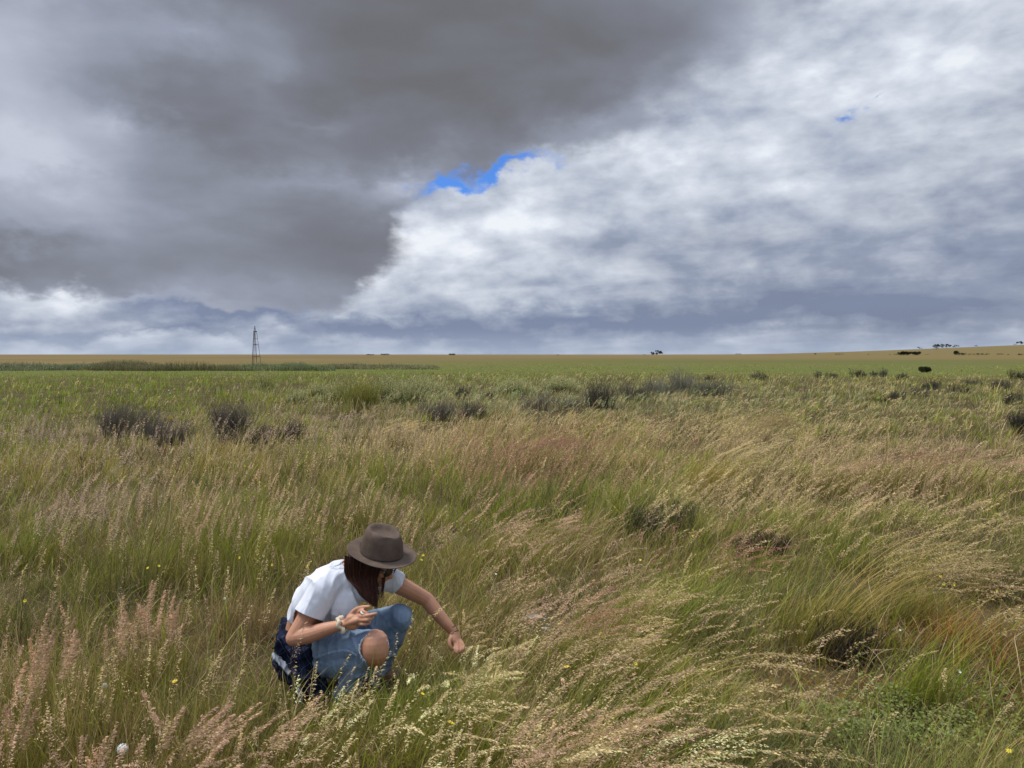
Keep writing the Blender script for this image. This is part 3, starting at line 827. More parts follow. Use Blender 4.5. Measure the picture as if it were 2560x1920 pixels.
# body ----------------------------------------------------------------
bm = bmesh.new()
add_loft(bm, torso_rings(-.004), 24)
add_tube(bm, [(NeckB - (HeadC - NeckB) * .25, .060), (NeckB.lerp(HeadC, .4), .050), (HeadC, .052)])
add_ball(bm, HeadC + HUP * .025 - FACE * .01, (.096, .074, .088), (FACE, HSIDE, HUP), 20)
add_ball(bm, HeadC - HUP * .035 + FACE * .028, (.066, .058, .070), (FACE, HSIDE, HUP), 18)
add_ball(bm, HeadC - HUP * .088 + FACE * .062, (.022, .026, .018), (FACE, HSIDE, HUP), 12)       # chin
add_tube(bm, [(HeadC + FACE * .082 + HUP * .012, .007), (HeadC + FACE * .098 - HUP * .012, .010), (HeadC + FACE * .104 - HUP * .026, .0125)], seg=10)   # nose
add_ball(bm, HeadC + FACE * .083 + HUP * .024, (.014, .045, .010), (FACE, HSIDE, HUP), 12)       # brow
for s in (-1, 1):
    add_ball(bm, HeadC + FACE * .066 - HUP * .020 + HSIDE * .034 * s, (.022, .022, .020), (FACE, HSIDE, HUP), 10)      # cheek
    add_ball(bm, HeadC - FACE * .005 - HUP * .006 + HSIDE * .074 * s, (.016, .006, .028), (FACE, HSIDE, HUP), 10)      # ear
    add_ball(bm, HeadC + FACE * .086 - HUP * (.052 + .0) + HSIDE * .010 * s, (.011, .017, .006), (FACE, HSIDE, HUP), 10)  # lips
# near arm: bent, forearm laid over the thigh
add_tube(bm, [(ShN, .058), (ShN.lerp(ElN, .4), .051), (ShN.lerp(ElN, .78), .044), (ElN, .040)], n=5)
fo = ElN.lerp(WrN, .3) + Vector((0, 0, -.004))
add_tube(bm, [(ElN, .039), (fo, .0415), (ElN.lerp(WrN, .65), .033), (WrN, .0245)], n=5)
add_tube(bm, [(WrN, .0245), (cc(790, 905, 3.655), .030), (cc(842, 888, 3.65), .033)], n=4, flat=.62)
add_ball(bm, cc(800, 910, 3.65), (.040, .020, .038), None, 12)
kx = [(cc(835, 838, 3.665), cc(872, 822, 3.64), cc(905, 838, 3.625), cc(925, 850, 3.63)),            # index
      (cc(845, 862, 3.645), cc(900, 862, 3.618), cc(950, 850, 3.612), cc(984, 842, 3.615)),          # middle
      (cc(848, 890, 3.64), cc(900, 893, 3.61), cc(938, 884, 3.612), cc(962, 872, 3.622)),            # ring
      (cc(842, 918, 3.64), cc(885, 925, 3.615), cc(918, 920, 3.618), cc(938, 908, 3.63))]            # little
for i, k in enumerate(kx): finger(bm, k, (.0095, .0098, .0092, .0080)[i], (.0075, .0070, .0068, .006)[i])
finger(bm, [cc(775, 868, 3.67), cc(825, 815, 3.665), cc(875, 795, 3.655), cc(928, 790, 3.645)], .013, .0085)     # thumb
# far arm: stretched down into the grass
add_tube(bm, [(ShF, .050), (ShF.lerp(ElF, .45) + Vector((0, 0, .004)), .046), (ElF + Vector((0, 0, .006)), .039)], n=5)
add_tube(bm, [(ElF + Vector((0, 0, .006)), .039), (ElF.lerp(WrF, .3), .038), (ElF.lerp(WrF, .7), .031), (WrF, .0255)], n=5)
PaF = cc(1600, 1048, 4.03)
add_tube(bm, [(WrF, .0255), (cc(1592, 1010, 4.04), .031), (PaF, .034)], n=4, flat=.68)
for i, (dx_, dy_, dY) in enumerate([(44, 30, -.005), (24, 42, -.012), (0, 44, -.018), (-22, 38, -.014)]):
    b = PaF + (cc(1605 + dx_ * .6, 1040 + dy_ * .3, 4.03 + dY) - PaF)
    finger(bm, [b, cc(1612 + dx_ * 1.0, 1062 + dy_ * .8, 4.01 + dY), cc(1612 + dx_ * 1.0, 1085 + dy_ * .9, 3.995 + dY), cc(1604 + dx_ * .9, 1108 + dy_ * .8, 3.99 + dY)], (.009, .0095, .009, .008)[i], .0066)
finger(bm, [cc(1565, 1010, 4.03), cc(1548, 1050, 4.0), cc(1550, 1085, 3.985), cc(1562, 1110, 3.98)], .0125, .0085)
# legs
add_tube(bm, [(HipN, .090), (HipN.lerp(KnN, .5), .076), (KnN, .060)]); add_tube(bm, [(KnN, .060), (KnN.lerp(AnN, .4), .052), (AnN, .036)])
add_tube(bm, [(KnN + Vector((.010, -.016, .012)), .064), (KnN + Vector((.012, -.022, -.030)), .062), (KnN + Vector((.006, .000, -.070)), .046)], n=4, seg=20)
add_tube(bm, [(HipF, .088), (HipF.lerp(KnF, .5), .074), (KnF, .058)]); add_tube(bm, [(KnF, .058), (KnF.lerp(AnF, .4), .050), (AnF, .036)])
body = pl('body', fuse('body', bm, .0036, 3), M_SKIN)

# eyes under the sunglasses
M_EYE = noise_mat('eye_white', (.6, .58, .55), (.7, .68, .65), 10, .2)
for s in (-1, 1):
    bm = bmesh.new(); add_ball(bm, HeadC + FACE * .078 + HUP * .004 + HSIDE * .031 * s, (.012, .012, .012), None, 10)
    me = bpy.data.meshes.new('eye'); bm.to_mesh(me); bm.free(); pl('eye', me, M_EYE)

# sunglasses
bm = bmesh.new()
add_tube(bm, [(HeadC + FACE * .105 + HUP * .012 - HSIDE * .014, .0022), (HeadC + FACE * .105 + HUP * .012 + HSIDE * .014, .0022)], n=1, seg=8)
sg = pl('sunglasses', to_me(bm, 'sunglasses'), M_DARK)
for s in (-1, 1):
    bm = bmesh.new()
    add_ball(bm, HeadC + FACE * .100 + HUP * .006 + HSIDE * .034 * s, (.004, .028, .024), ((FACE + HSIDE * .35 * s).normalized(), (HSIDE - FACE * .35 * s).normalized(), HUP), 16)
    pl('lens', to_me(bm, 'lens'), M_DARK, sg)
    bm = bmesh.new()
    add_tube(bm, [(HeadC + FACE * .088 + HUP * .016 + HSIDE * .062 * s, .0026), (HeadC + FACE * .04 + HUP * .012 + HSIDE * .078 * s, .0024), (HeadC - FACE * .005 + HUP * .008 + HSIDE * .080 * s, .0022)], seg=8)
    pl('temple', to_me(bm, 'temple'), M_DARK, sg)

# t-shirt ---------------------------------------------------------------
fold = lambda p, s, k: (mnoise.noise(Vector((p.x * s + k, p.y * s, p.z * s * .7))) )
def crease(p, k=0, s=16):
    v = 1 - abs(mnoise.noise(Vector((p.x * s + k, p.y * s * .7 - k, p.z * s * .55)))) * 2
    return max(v, 0) ** 3
bm = bmesh.new()
tr = torso_rings(.012)
add_loft(bm, tr[2:], 28)
dn_ = (ElN - ShN).normalized(); df_ = (ElF - ShF).normalized()
add_tube(bm, [(tr[5][0].lerp(ShN, .35), .085), (ShN + Vector((0, 0, .006)), .074), (ShN + dn_ * .10, .072), (ShN + dn_ * .20, .074)], n=5, seg=20)
add_tube(bm, [(tr[5][0].lerp(ShF, .4), .080), (ShF + Vector((0, 0, .004)), .064), (ShF + df_ * .09, .064)], n=5, seg=20)
add_ball(bm, cc(735, 770, 3.835), (.085, .075, .105), None, 16)        # loose cloth over the chest and belly
add_ball(bm, cc(880, 640, 3.88), (.085, .070, .075), None, 16)
tee = fuse('t_shirt', bm, .005, 6)
hemN = ShN + dn_ * .150 ; hemF = ShF + df_ * .045
hn_ = (dn_ + Vector((.10, 0, -.12))).normalized()
wst = tr[2][0]; wd_ = (tr[3][0] - tr[2][0]).normalized()
def inside_cap(p, c, d, rad): return (p - c).dot(d) > 0 and ((p - c) - d * (p - c).dot(d)).length < rad
slice_at(tee, [(hemN, hn_), (hemF, df_), (wst + wd_ * .004, wd_)])
cut(tee, [lambda p: inside_cap(p, hemN, hn_, .085) and (p - hemN).dot(hn_) < .2,
          lambda p: (p - hemF).dot(df_) > 0 and (p - hemF).length < .14,
          lambda p: (p - wst).dot(wd_) < .004,
          lambda p: (p - cc(826, 492, 3.90)).length < .062])
def teefold(p, n):
    a = crease(p, 3.1, 9) * .010 + crease(p, 9.7, 20) * .003 + fold(p, 7, 2) * .006
    return a - .004
displace(tee, teefold); thick(tee, .0025)
pl('t_shirt', tee, M_TEE)

# jeans -------------------------------------------------------------------
bm = bmesh.new()
add_loft(bm, torso_rings(.010)[:2], 24)
add_ball(bm, HipN.lerp(HipF, .4) + Vector((-.05, 0, 0)), (.15, .15, .125), None, 18)
add_tube(bm, [(HipN, .100), (HipN.lerp(KnN, .35), .092), (HipN.lerp(KnN, .72), .078), (KnN, .069)], seg=20)
add_tube(bm, [(cc(520, 1190, 3.86), .085), (cc(650, 1215, 3.80), .078), (cc(790, 1190, 3.73), .066)], seg=20)
add_tube(bm, [(KnN, .069), (KnN.lerp(AnN, .35) + Vector((0, .01, 0)), .068), (KnN.lerp(AnN, .7), .052), (AnN, .046)], seg=20)
add_ball(bm, KnN + Vector((.008, -.016, 0)), (.067, .064, .072), None, 18)
add_tube(bm, [(HipF, .098), (HipF.lerp(KnF, .5), .086), (KnF, .070)], seg=20)
add_tube(bm, [(KnF, .071), (KnF.lerp(AnF, .35), .064), (KnF.lerp(AnF, .7), .054), (AnF, .046)], seg=20)
add_ball(bm, KnF + Vector((.01, -.01, 0)), (.072, .070, .076), None, 16)
jeans = fuse('jeans', bm, .005, 5)
def jfold(p, n):
    dk = min((p - KnN).length, (p - KnF).length)
    k = .25 + .95 * sstep(dk, .06, .15)
    return (crease(p, 5.5, 14) * .009 + crease(p, 1.2, 30) * .004 - .003) * k
displace(jeans, jfold)
HC = KnN + Vector((.010, -.060, -.006))                   # middle of the torn hole
def hole_t(p):
    q = p - HC
    wob = 1 + .12 * mnoise.noise(p * 30) + .05 * mnoise.noise(p * 90)
    return (q.x / .074) ** 2 + ((q.z - .004) / .074) ** 2 + (max(q.y, 0) / .085) ** 2 + (max(-q.y - .03, 0) / .05) ** 2 < wob
cut(jeans, [hole_t])
# frayed threads around the hole
bm = bmesh.new(); bm.from_mesh(jeans)
edge_v = [v.co.copy() for v in bm.verts if v.is_boundary and (v.co - HC).length < .14]
bm.free()
fb = bmesh.new()
for p in edge_v:
    for _ in range(4):
        inward = (HC - p); inward.y *= .2
        d = (inward.normalized() * random.uniform(-.2, .7) + Vector((random.uniform(-.6, .6), -.35, random.uniform(-.9, .3)))).normalized()
        L_ = random.uniform(.003, .011); s_ = Vector((random.uniform(-1, 1), 0, random.uniform(-1, 1))).normalized() * .0012
        q = p + Vector((0, -.002, 0)) + Vector([random.uniform(-.002, .002) for _ in range(3)])
        a = [fb.verts.new(q + s_), fb.verts.new(q - s_), fb.verts.new(q + d * L_ - s_ * .4), fb.verts.new(q + d * L_ + s_ * .4)]
        fb.faces.new(a)
fme = bpy.data.meshes.new('frayed_threads'); fb.to_mesh(fme); fb.free()
thick(jeans, .002)
jo = pl('jeans', jeans, M_DENIM)
pl('frayed_threads', fme, M_FRAY, jo, smooth=False)
# side seam: drawn down onto the surface of the thigh
from mathutils.bvhtree import BVHTree
bt_ = bmesh.new(); bt_.from_mesh(jeans); bvh = BVHTree.FromBMesh(bt_); bt_.free()
def drape(pts, off):
    out = []
    for (cx, cy) in pts:
        tgt = cc(cx, cy, 3.7); o_ = cam.location - PO; d = (tgt - PO - o_).normalized()
        h = bvh.ray_cast(o_, d)
        if h[0] is not None: out.append(h[0] + h[1] * off)
    return out
bm = bmesh.new()
for dyy in (0, 9):
    ps = drape([(q[0], q[1] + dyy) for q in catmull([(500, 1188), (560, 1160), (640, 1135), (720, 1120), (790, 1130), (835, 1160)], 6)], .0006)
    for a, b in zip(ps, ps[1:]):
        if (a - b).length < .04: add_tube(bm, [(a, .0011), (b, .0011)], seg=5, n=1, caps=False)
me = bpy.data.meshes.new('seam'); bm.to_mesh(me); bm.free(); link('seam', me, M_STITCH, jo)

# plaid shirt tied round the waist --------------------------------------------
bm = bmesh.new()
tr = torso_rings(.028)
add_loft(bm, tr[:2] , 24)
add_ball(bm, cc(420, 1060, 3.93), (.105, .13, .115), None, 16)
add_tube(bm, [(cc(365, 900, 3.92), .040), (cc(330, 990, 3.90), .066), (cc(315, 1080, 3.86), .074), (cc(350, 1200, 3.84), .080), (cc(420, 1330, 3.80), .080), (cc(470, 1450, 3.78), .065)], seg=18)
add_tube(bm, [(cc(300, 1080, 3.84), .050), (cc(420, 1150, 3.775), .055), (cc(455, 1260, 3.76), .060), (cc(500, 1400, 3.75), .060), (cc(545, 1500, 3.74), .050)], seg=16, flat=.6)
add_tube(bm, [(cc(290, 1050, 3.82), .045), (cc(240, 1130, 3.80), .042), (cc(250, 1180, 3.79), .035), (cc(320, 1290, 3.78), .040)], seg=14, flat=.6)
add_tube(bm, [(cc(290, 1060, 3.81), .030), (cc(215, 1095, 3.80), .022), (cc(178, 1112, 3.79), .010)], seg=10, flat=.5)
pshirt = fuse('tied_shirt', bm, .006, 4)
displace(pshirt, lambda p, n: crease(p, 7.3, 13) * .030 + crease(p, 2.3, 24) * .009 + mnoise.noise(p * 12) * .012 - .012)
ps_o = pl('tied_shirt', pshirt, M_PLAID)
ps_o['label'] = 'navy plaid shirt tied around the waist'
for a, b, r in (((395, 1440, 3.70), (400, 1530, 3.70), .020), ((205, 1165, 3.755), (310, 1290, 3.725), .018)):
    bm = bmesh.new(); A_, B_ = cc(*a), cc(*b)
    add_tube(bm, [(A_, r), (A_.lerp(B_, .5) + Vector((.004, 0, 0)), r * 1.1), (B_, r * .8)], seg=12, flat=.35)
    lm = fuse('lining', bm, .003, 2); displace(lm, lambda p, n: crease(p, 4, 40) * .006)
    pl('lining', lm, M_LINING, ps_o)

# boots, mostly sunk in the grass
for A_, dX in ((AnN, Vector((.17, -.10, 0))), (AnF, Vector((.13, .02, 0)))):
    bm = bmesh.new(); f0 = Vector((A_.x, A_.y, .045))
    add_tube(bm, [(A_ + Vector((0, 0, .04)), .048), (f0, .046)], n=3)
    add_tube(bm, [(f0 - dX * .2, .042), (f0 + dX * .5, .044), (f0 + dX * 1.0 + Vector((0, 0, -.006)), .036)], n=4, flat=.9)
    sole = bmesh.new()
    add_tube(sole, [(f0 - dX * .22 + Vector((0, 0, -.034)), .042), (f0 + dX * .5 + Vector((0, 0, -.036)), .046), (f0 + dX * 1.02 + Vector((0, 0, -.036)), .038)], n=4, flat=.3)
    b_o = pl('boot', fuse('boot', bm, .006, 3), M_BOOT)
    sme = bpy.data.meshes.new('sole'); sole.to_mesh(sme); sole.free(); pl('sole', sme, M_CORD, b_o)

# scrunchie and hair ties ---------------------------------------------------------
def wavy_ring(c, axis, R0, r0, amp, nw, seg=44, tseg=10, sq=1.0):
    bm = bmesh.new(); u, w = frame_for(axis); axis = axis.normalized(); rs = []
    for i in range(seg):
        t = math.tau * i / seg
        rad = R0 + amp * math.sin(nw * t) * .5; ax = amp * math.cos(nw * 1.0 * t + .6)
        rr = r0 * (1 + .35 * math.sin(nw * t * 1.0 + 1.3) * (amp > .001))
        cen = c + (u * math.cos(t) + w * math.sin(t)) * rad + axis * ax
        rdir = (u * math.cos(t) + w * math.sin(t))
        rs.append([bm.verts.new(cen + (rdir * math.cos(s) * sq + axis * math.sin(s)) * rr) for s in [math.tau * k / tseg for k in range(tseg)]])
    for i in range(seg):
        for k in range(tseg):
            bm.faces.new((rs[i][k], rs[i][(k + 1) % tseg], rs[(i + 1) % seg][(k + 1) % tseg], rs[(i + 1) % seg][k]))
    bmesh.ops.recalc_face_normals(bm, faces=bm.faces)
    me = bpy.data.meshes.new('ring'); bm.to_mesh(me); bm.free(); return me
me = wavy_ring(WrN + (ElN - WrN).normalized() * .008, (WrN - ElN) + Vector((.03, 0, .09)), .031, .0098, .005, 5, 70)
displace(me, lambda p, n: crease(p, 3, 60) * .006 - .001)
pl('scrunchie', me, M_CREAM)
for k, q in enumerate((0, .026)):
    dq = (PaF - WrF).normalized()
    pl('hair_tie', wavy_ring(WrF - dq * .012 + dq * q, dq + Vector((.2, 0, .1)), .0265, .0016, 0, 5), M_CORD)

# hat -------------------------------------------------------------------------------
HAT_C = cc(1026, 380, 3.86)
hup = Vector((.135, -.185, .973)).normalized()
hfw = Vector((.88, -.42, 0)); hfw = (hfw - hup * hfw.dot(hup)).normalized(); hsd = hup.cross(hfw).normalized()
def hat_mesh():
    NA = 96; prof = []
    # brim from outside in, then the crown, then the dented top
    for k in range(12): prof.append(('b', k / 11))
    for k in range(1, 15): prof.append(('c', k / 14))
    for k in range(1, 13): prof.append(('t', k / 12))
    def pt(kind, s, th, lift=0.0):
        ca, sa = math.cos(th), math.sin(th)
        el_ = 1.0 / math.sqrt((ca / 1.10) ** 2 + (sa / .97) ** 2)
        if kind == 'b':
            r = .167 + (.098 - .167) * s
            z = .004 * math.cos(2 * th) * (1 - s) * 1.6 + .003 * math.sin(3 * th + 1) * (1 - s) - .010 * (1 - s) * (ca > 0) * ca + .012 * (1 - s) ** 2 * abs(sa)
            z += .004 * (1 - s) ** 2
        elif kind == 'c':
            r = .099 - .015 * s ** 1.6 - .004 * max(0, s - .8) * 5
            if s > .5:       # side pinches toward the front
                pin = math.exp(-((abs(th if th < math.pi else th - math.tau) - .75) / .35) ** 2) * (s - .5) * 2
                r -= .008 * pin
            z = .118 * s + .006 * s * -ca
        else:
            r0 = .099 - .015 - .004
            r = r0 * (1 - s)
            # rounded rim then a long dent
            rim = math.sin(min(s / .16, 1) * math.pi / 2) * .011
            x_ = r * ca; y_ = r * sa
            dent = -.030 * math.exp(-(((y_) / .052) ** 2 + ((x_ - .002) / .066) ** 2) ** 3)
            z = .118 - .006 * ca * (1 - s) + rim + dent
        r *= el_
        return HAT_C + hfw * (r * ca) + hsd * (r * sa) + hup * (z + lift)
    bm = bmesh.new(); rings = []
    for kind, s in prof[:-1]:
        rings.append([bm.verts.new(pt(kind, s, math.tau * i / NA)) for i in range(NA)])
    cen = bm.verts.new(pt('t', 1.0, 0))
    for a, b in zip(rings, rings[1:]):
        for i in range(NA): bm.faces.new((a[i], a[(i + 1) % NA], b[(i + 1) % NA], b[i]))
    for i in range(NA): bm.faces.new((rings[-1][i], rings[-1][(i + 1) % NA], cen))
    bmesh.ops.recalc_face_normals(bm, faces=bm.faces)
    for f in bm.faces: f.smooth = True
    bmesh.ops.solidify(bm, geom=bm.faces[:], thickness=.0035)
    bmesh.ops.smooth_vert(bm, verts=bm.verts, factor=.3, use_axis_x=True, use_axis_y=True, use_axis_z=True)
    me = bpy.data.meshes.new('hat'); bm.to_mesh(me); bm.free()
    band = bmesh.new()
    ps = [pt('c', .05, math.tau * i / 64, .003) + ((pt('c', .05, math.tau * i / 64) - HAT_C).normalized()) * .0018 for i in range(65)]
    for a, b in zip(ps, ps[1:]): add_tube(band, [(a, .0032), (b, .0032)], seg=7, n=1, caps=False)
    bme = bpy.data.meshes.new('hat_band'); band.to_mesh(bme); band.free()
    return me, bme
hm, bm_ = hat_mesh()
hat = pl('hat', hm, M_FELT); pl('hat_band', bm_, M_CORD, hat)

# hair ------------------------------------------------------------------------------
def hair():
    V = []; F = []; Cc = []; nv = 0
    r_ = np.random.default_rng(4)
    # hair hangs straight down from the sides and back of the bowed head
    targets = []
    for i in range(3200):
        s = r_.uniform(0, 1)                          # 0 = back/left edge, 1 = face edge
        dep = r_.uniform(-1, 1)                       # -1 nearest the camera
        topx = 745 + 265 * s; topy = 415 + 60 * s + 20 * dep
        Y0 = 3.875 + .062 * dep * math.sqrt(max(.1, 1 - (s - .4) ** 2)) - .018
        endt = r_.uniform(.55, 1.0) ** .7
        bx = 850 + 140 * s ** .8 + r_.normal(0, 8); by = 700 + 105 * s + 10
        if s < .2: by -= 60 * (1 - s / .2)
        mx_ = 748 + 235 * s + r_.normal(0, 5); my_ = 555 + 18 * s
        Y1 = 3.832 + .028 * dep; Y2 = 3.79 + .022 * dep
        p = [cc(topx, topy, Y0), cc(topx - 6 * (1 - s), topy + 60, Y0 - .008), cc(mx_, my_, Y1)]
        k = endt
        p.append(cc(mx_ + (bx - mx_) * .5 * k, my_ + (by - my_) * .55 * k, (Y1 + Y2) / 2))
        p.append(cc(mx_ + (bx - mx_) * k, my_ + (by - my_) * k, Y2))
        targets.append((p, r_.uniform(.0006, .0014)))
    for (a, b, c_, d_) in [((755, 425), (720, 450), (690, 470), (620, 492)), ((770, 560), (750, 600), (735, 630), (705, 655)), ((1030, 500), (1050, 560), (1040, 640), (1022, 720)),
                           ((1020, 500), (1045, 580), (1030, 660), (1030, 760)), ((1000, 500), (1030, 570), (1030, 640), (1010, 730)), ((980, 560), (1000, 640), (1005, 700), (1000, 770))]:
        for j in range(10):
            jx = r_.normal(0, 6, 4); targets.append(([cc(a[0] + jx[0], a[1], 3.85), cc(b[0] + jx[1], b[1], 3.84), cc(c_[0] + jx[2], c_[1], 3.83), cc(d_[0] + jx[3] * 1.5, d_[1] + jx[0] * 2, 3.82)], .0012))
    for p, w in targets:
        P = [Vector(q) for q in catmull([tuple(q) for q in p], 4)]
        n = len(P); sa = r_.uniform(-.9, .9); sv = Vector((math.cos(sa), math.sin(sa), 0))
        base = np.array((.034, .0115, .007)) * r_.uniform(.3, 1.5) + np.array((.07, .025, .011)) * (r_.uniform() < .12) * r_.uniform(.3, 1.4)
        wp_, wa = r_.uniform(0, 6), r_.uniform(.0008, .003)
        for i, q in enumerate(P):
            t = i / (n - 1); q = q + Vector((math.sin(wp_ + t * 9), math.cos(wp_ + t * 7), 0)) * wa * t; ww = w * (1 - .85 * t ** 3)
            V += [q + sv * ww, q - sv * ww]; cl_ = base * (.8 + .7 * t); Cc += [cl_, cl_]
        for i in range(n - 1): F.append((nv + 2 * i, nv + 2 * i + 1, nv + 2 * i + 3, nv + 2 * i + 2))
        nv += 2 * n
    return np_mesh('hair', np.array([tuple(v) for v in V]), np.array(F), np.array(Cc))
ho = pl('hair', hair(), M_HAIR)
bm = bmesh.new()
add_tube(bm, [(cc(850, 425, 3.90), .060), (cc(860, 500, 3.885), .066), (cc(880, 580, 3.855), .052), (cc(920, 660, 3.832), .038), (cc(955, 745, 3.81), .018)], seg=16, flat=.8)
add_ball(bm, HeadC + HUP * .03 - FACE * .018, (.100, .082, .090), (FACE, HSIDE, HUP), 18)
me = fuse('hair_mass', bm, .005, 3); displace(me, lambda p, n: mnoise.noise(Vector((p.x * 70, p.y * 70, p.z * 6))) * .006)
pl('hair_mass', me, noise_mat('dark_auburn', (.018, .007, .004), (.045, .016, .009), 60, .45, .4), ho)

# the little lidded pot in the hand
pot = empty('sample_pot', cc(884, 832, 3.631), 'tiny grey pot with a white ringed lid held between thumb and fingers', 'small pot')
def lathe(prof, seg=28):
    bm = bmesh.new(); rs = [[bm.verts.new((r * math.cos(math.tau * i / seg), r * math.sin(math.tau * i / seg), z)) for i in range(seg)] for r, z in prof]
    for a, b in zip(rs, rs[1:]):
        for i in range(seg): bm.faces.new((a[i], a[(i + 1) % seg], b[(i + 1) % seg], b[i]))
    bm.faces.new(rs[-1]); bm.faces.new(rs[0][::-1])
    for f in bm.faces: f.smooth = True
    return bm
b1 = lathe([(.011, -.030), (.0125, -.029), (.0125, -.004), (.012, -.003)])
b2 = lathe([(.0135, -.005), (.0145, -.004), (.0145, .004), (.0135, .0052), (.0095, .0052), (.009, .0035)])
link('jar', to_me(b1, 'jar'), noise_mat('grey_pot', (.10, .11, .12), (.14, .15, .16), 30, .4), pot)
link('lid', to_me(b2, 'lid'), noise_mat('white_lid', (.72, .74, .76), (.78, .8, .82), 30, .35), pot)
pot.rotation_euler = (R(30), R(14), 0)
pot.scale = (.85, .85, .85)
# ================================================================== old wind pump tower
def bar(bm, a, b, r, seg=6): add_tube(bm, [(a, r), (b, r)], seg=seg, n=1, caps=False)
def tower():
    D = 158.0
    g = ray_ground(641, 925.5, 100, 220); D = g.y; k = D / FPX * 1.0
    def q(px, py, dy=0.0):
        p = at(px, py, D + dy); return p
    root = empty('wind_pump_tower', g, 'rusty steel wind pump tower without its wheel standing alone in the plain', 'tower')
    M_RUST = noise_mat('rusty_steel', (.07, .05, .05), (.14, .10, .10), 3, .8)
    M_GALV = noise_mat('pale_steel', (.30, .32, .35), (.40, .42, .45), 3, .6)
    def part(name, bm, m, par=root):
        bm.transform(Matrix.Translation(-g)); return link(name, to_me(bm, name), m, par)
    legs = [((629.6, 926), (634.6, 829), -.6), ((634.0, 926), (636.2, 829), .9), ((642.4, 926), (638.6, 829), -.9), ((654.6, 926), (641.4, 829), .6)]
    def lp(i, py):
        a, b, dy = legs[i]; t = (926 - py) / 97
        return q(a[0] + (b[0] - a[0]) * t, py, dy * (1 - t * .75) * 1.1)
    for i in range(4):
        bm = bmesh.new(); bar(bm, lp(i, 926), lp(i, 829), (.065, .055, .040, .040)[i]); part('leg', bm, M_RUST)
    for py, r in ((847, .045), (861.5, .055), (891, .065), (829.5, .06)):
        bm = bmesh.new(); order = (0, 1, 3, 2)
        for a, b in zip(order, order[1:] + order[:1]): bar(bm, lp(a, py), lp(b, py), r)
        part('cross_frame', bm, M_RUST)
    bm = bmesh.new(); add_ball(bm, q(638.2, 861, 0), (.14, .14, .12)); add_ball(bm, q(639.6, 891, 0), (.13, .13, .11)); bar(bm, q(636.5, 829, 0), q(640.4, 898, 0), .035); part('pump_rod', bm, M_RUST)
    bm = bmesh.new(); c = q(638, 829, 0)
    bmesh.ops.create_cube(bm, size=1, matrix=Matrix.Translation(c + Vector((0, 0, .06))) @ Matrix.Diagonal((.62, .5, .10, 1))); part('platform', bm, M_RUST)
    bm = bmesh.new(); bar(bm, q(634.5, 829), q(636.4, 814.5), .035); bar(bm, q(639.4, 829), q(637.2, 814.5), .035); bar(bm, q(636, 820), q(638, 820), .03); part('mast', bm, M_RUST)
    bm = bmesh.new(); bar(bm, q(636.9, 827), q(636.9, 820), .08); part('gearbox', bm, M_GALV)
    bm = bmesh.new()
    for i, (a, b) in enumerate(((0, 2), (1, 3))):
        bar(bm, lp(a, 926), lp(b, 917), .03); bar(bm, lp(a, 917), lp(b, 924), .03)
    part('base_brace', bm, M_RUST)
tower()

# ================================================================== trees on the skyline
def leaf_cloud(centres, radii, n, size, col, var=.35, flat=1.0):
    """many small leaf faces through clump volumes"""
    centres = np.asarray(centres, float); radii = np.asarray(radii, float)
    k = rng.choice(len(centres), n, p=radii ** 2 / (radii ** 2).sum())
    d = rng.normal(0, 1, (n, 3)); d /= np.linalg.norm(d, axis=1, keepdims=True)
    r = rng.uniform(0, 1, (n, 1)) ** .45
    P = centres[k] + d * r * radii[k][:, None] * np.array([1, 1, .72 * flat])
    a = rng.normal(0, 1, (n, 3)); a /= np.linalg.norm(a, axis=1, keepdims=True)
    b = np.cross(a, rng.normal(0, 1, (n, 3))); b /= np.linalg.norm(b, axis=1, keepdims=True)
    s = size * rng.uniform(.5, 1.5, (n, 1))
    v = np.stack([P - a * s, P + b * s * .45, P + a * s, P - b * s * .45], 1).reshape(-1, 3)
    tone = rng.uniform(1 - var, 1 + var, len(centres))[k][:, None] * rng.uniform(.7, 1.3, (n, 1))
    c = np.repeat(np.clip(np.array(col)[None] * tone, .003, 1), 4, axis=0)
    return v, np.arange(n * 4).reshape(n, 4), c

def tree(px, py, wpx, hpx, D, label, col=(.035, .042, .022), group='trees along the skyline', name='gum_tree', trunk=.35, clumps=9, n=420, open_=1.0):
    if D < 1500 or px > 1750:                    # stand it on the crest that makes the skyline
        ys = np.linspace(600, 2400, 300) if D > 1000 else np.array([D]); xs = (px - 1280) / FPX * ys
        D = float(ys[np.argmax((ground_z(xs, ys) - CAMZ) / ys)])
    base = at(px, py, D); base.z = float(ground_z(base.x, base.y)); s = D / FPX
    h = hpx * s; w = wpx * s
    root = empty(name, base, label, 'tree', group)
    trunk *= .6; bm = bmesh.new(); cs = []; rs = []
    add_tube(bm, [(Vector((0, 0, -.3)), .035 * h), (Vector((.02 * w, 0, h * trunk * .6)), .028 * h), (Vector((0, 0, h * trunk)), .022 * h)], seg=8)
    for i in range(clumps):
        a = i / max(clumps - 1, 1) * 2 - 1
        x = a * w * .40 + random.uniform(-.04, .04) * w; y = random.uniform(-.3, .3) * w * .7
        z = h * (trunk + (1 - trunk) * random.uniform(.15, .95) * (1 - .45 * a * a))
        rr = h * random.uniform(.22, .34) / open_
        cs.append((x, y, min(z, h - rr * .7))); rs.append(rr)
        add_tube(bm, [(Vector((0, 0, h * trunk * .85)), .016 * h), (Vector((x * .5, y * .5, (h * trunk + cs[-1][2]) * .5)), .011 * h), (Vector(cs[-1]), .005 * h)], seg=6)
    link('trunk', to_me(bm, 'trunk'), M_WOODY, root)
    A = Acc(); A.add(*leaf_cloud(cs, rs, int(n * 3), h * .05, col)); A.obj('crown', M_LEAF, root)
    return root
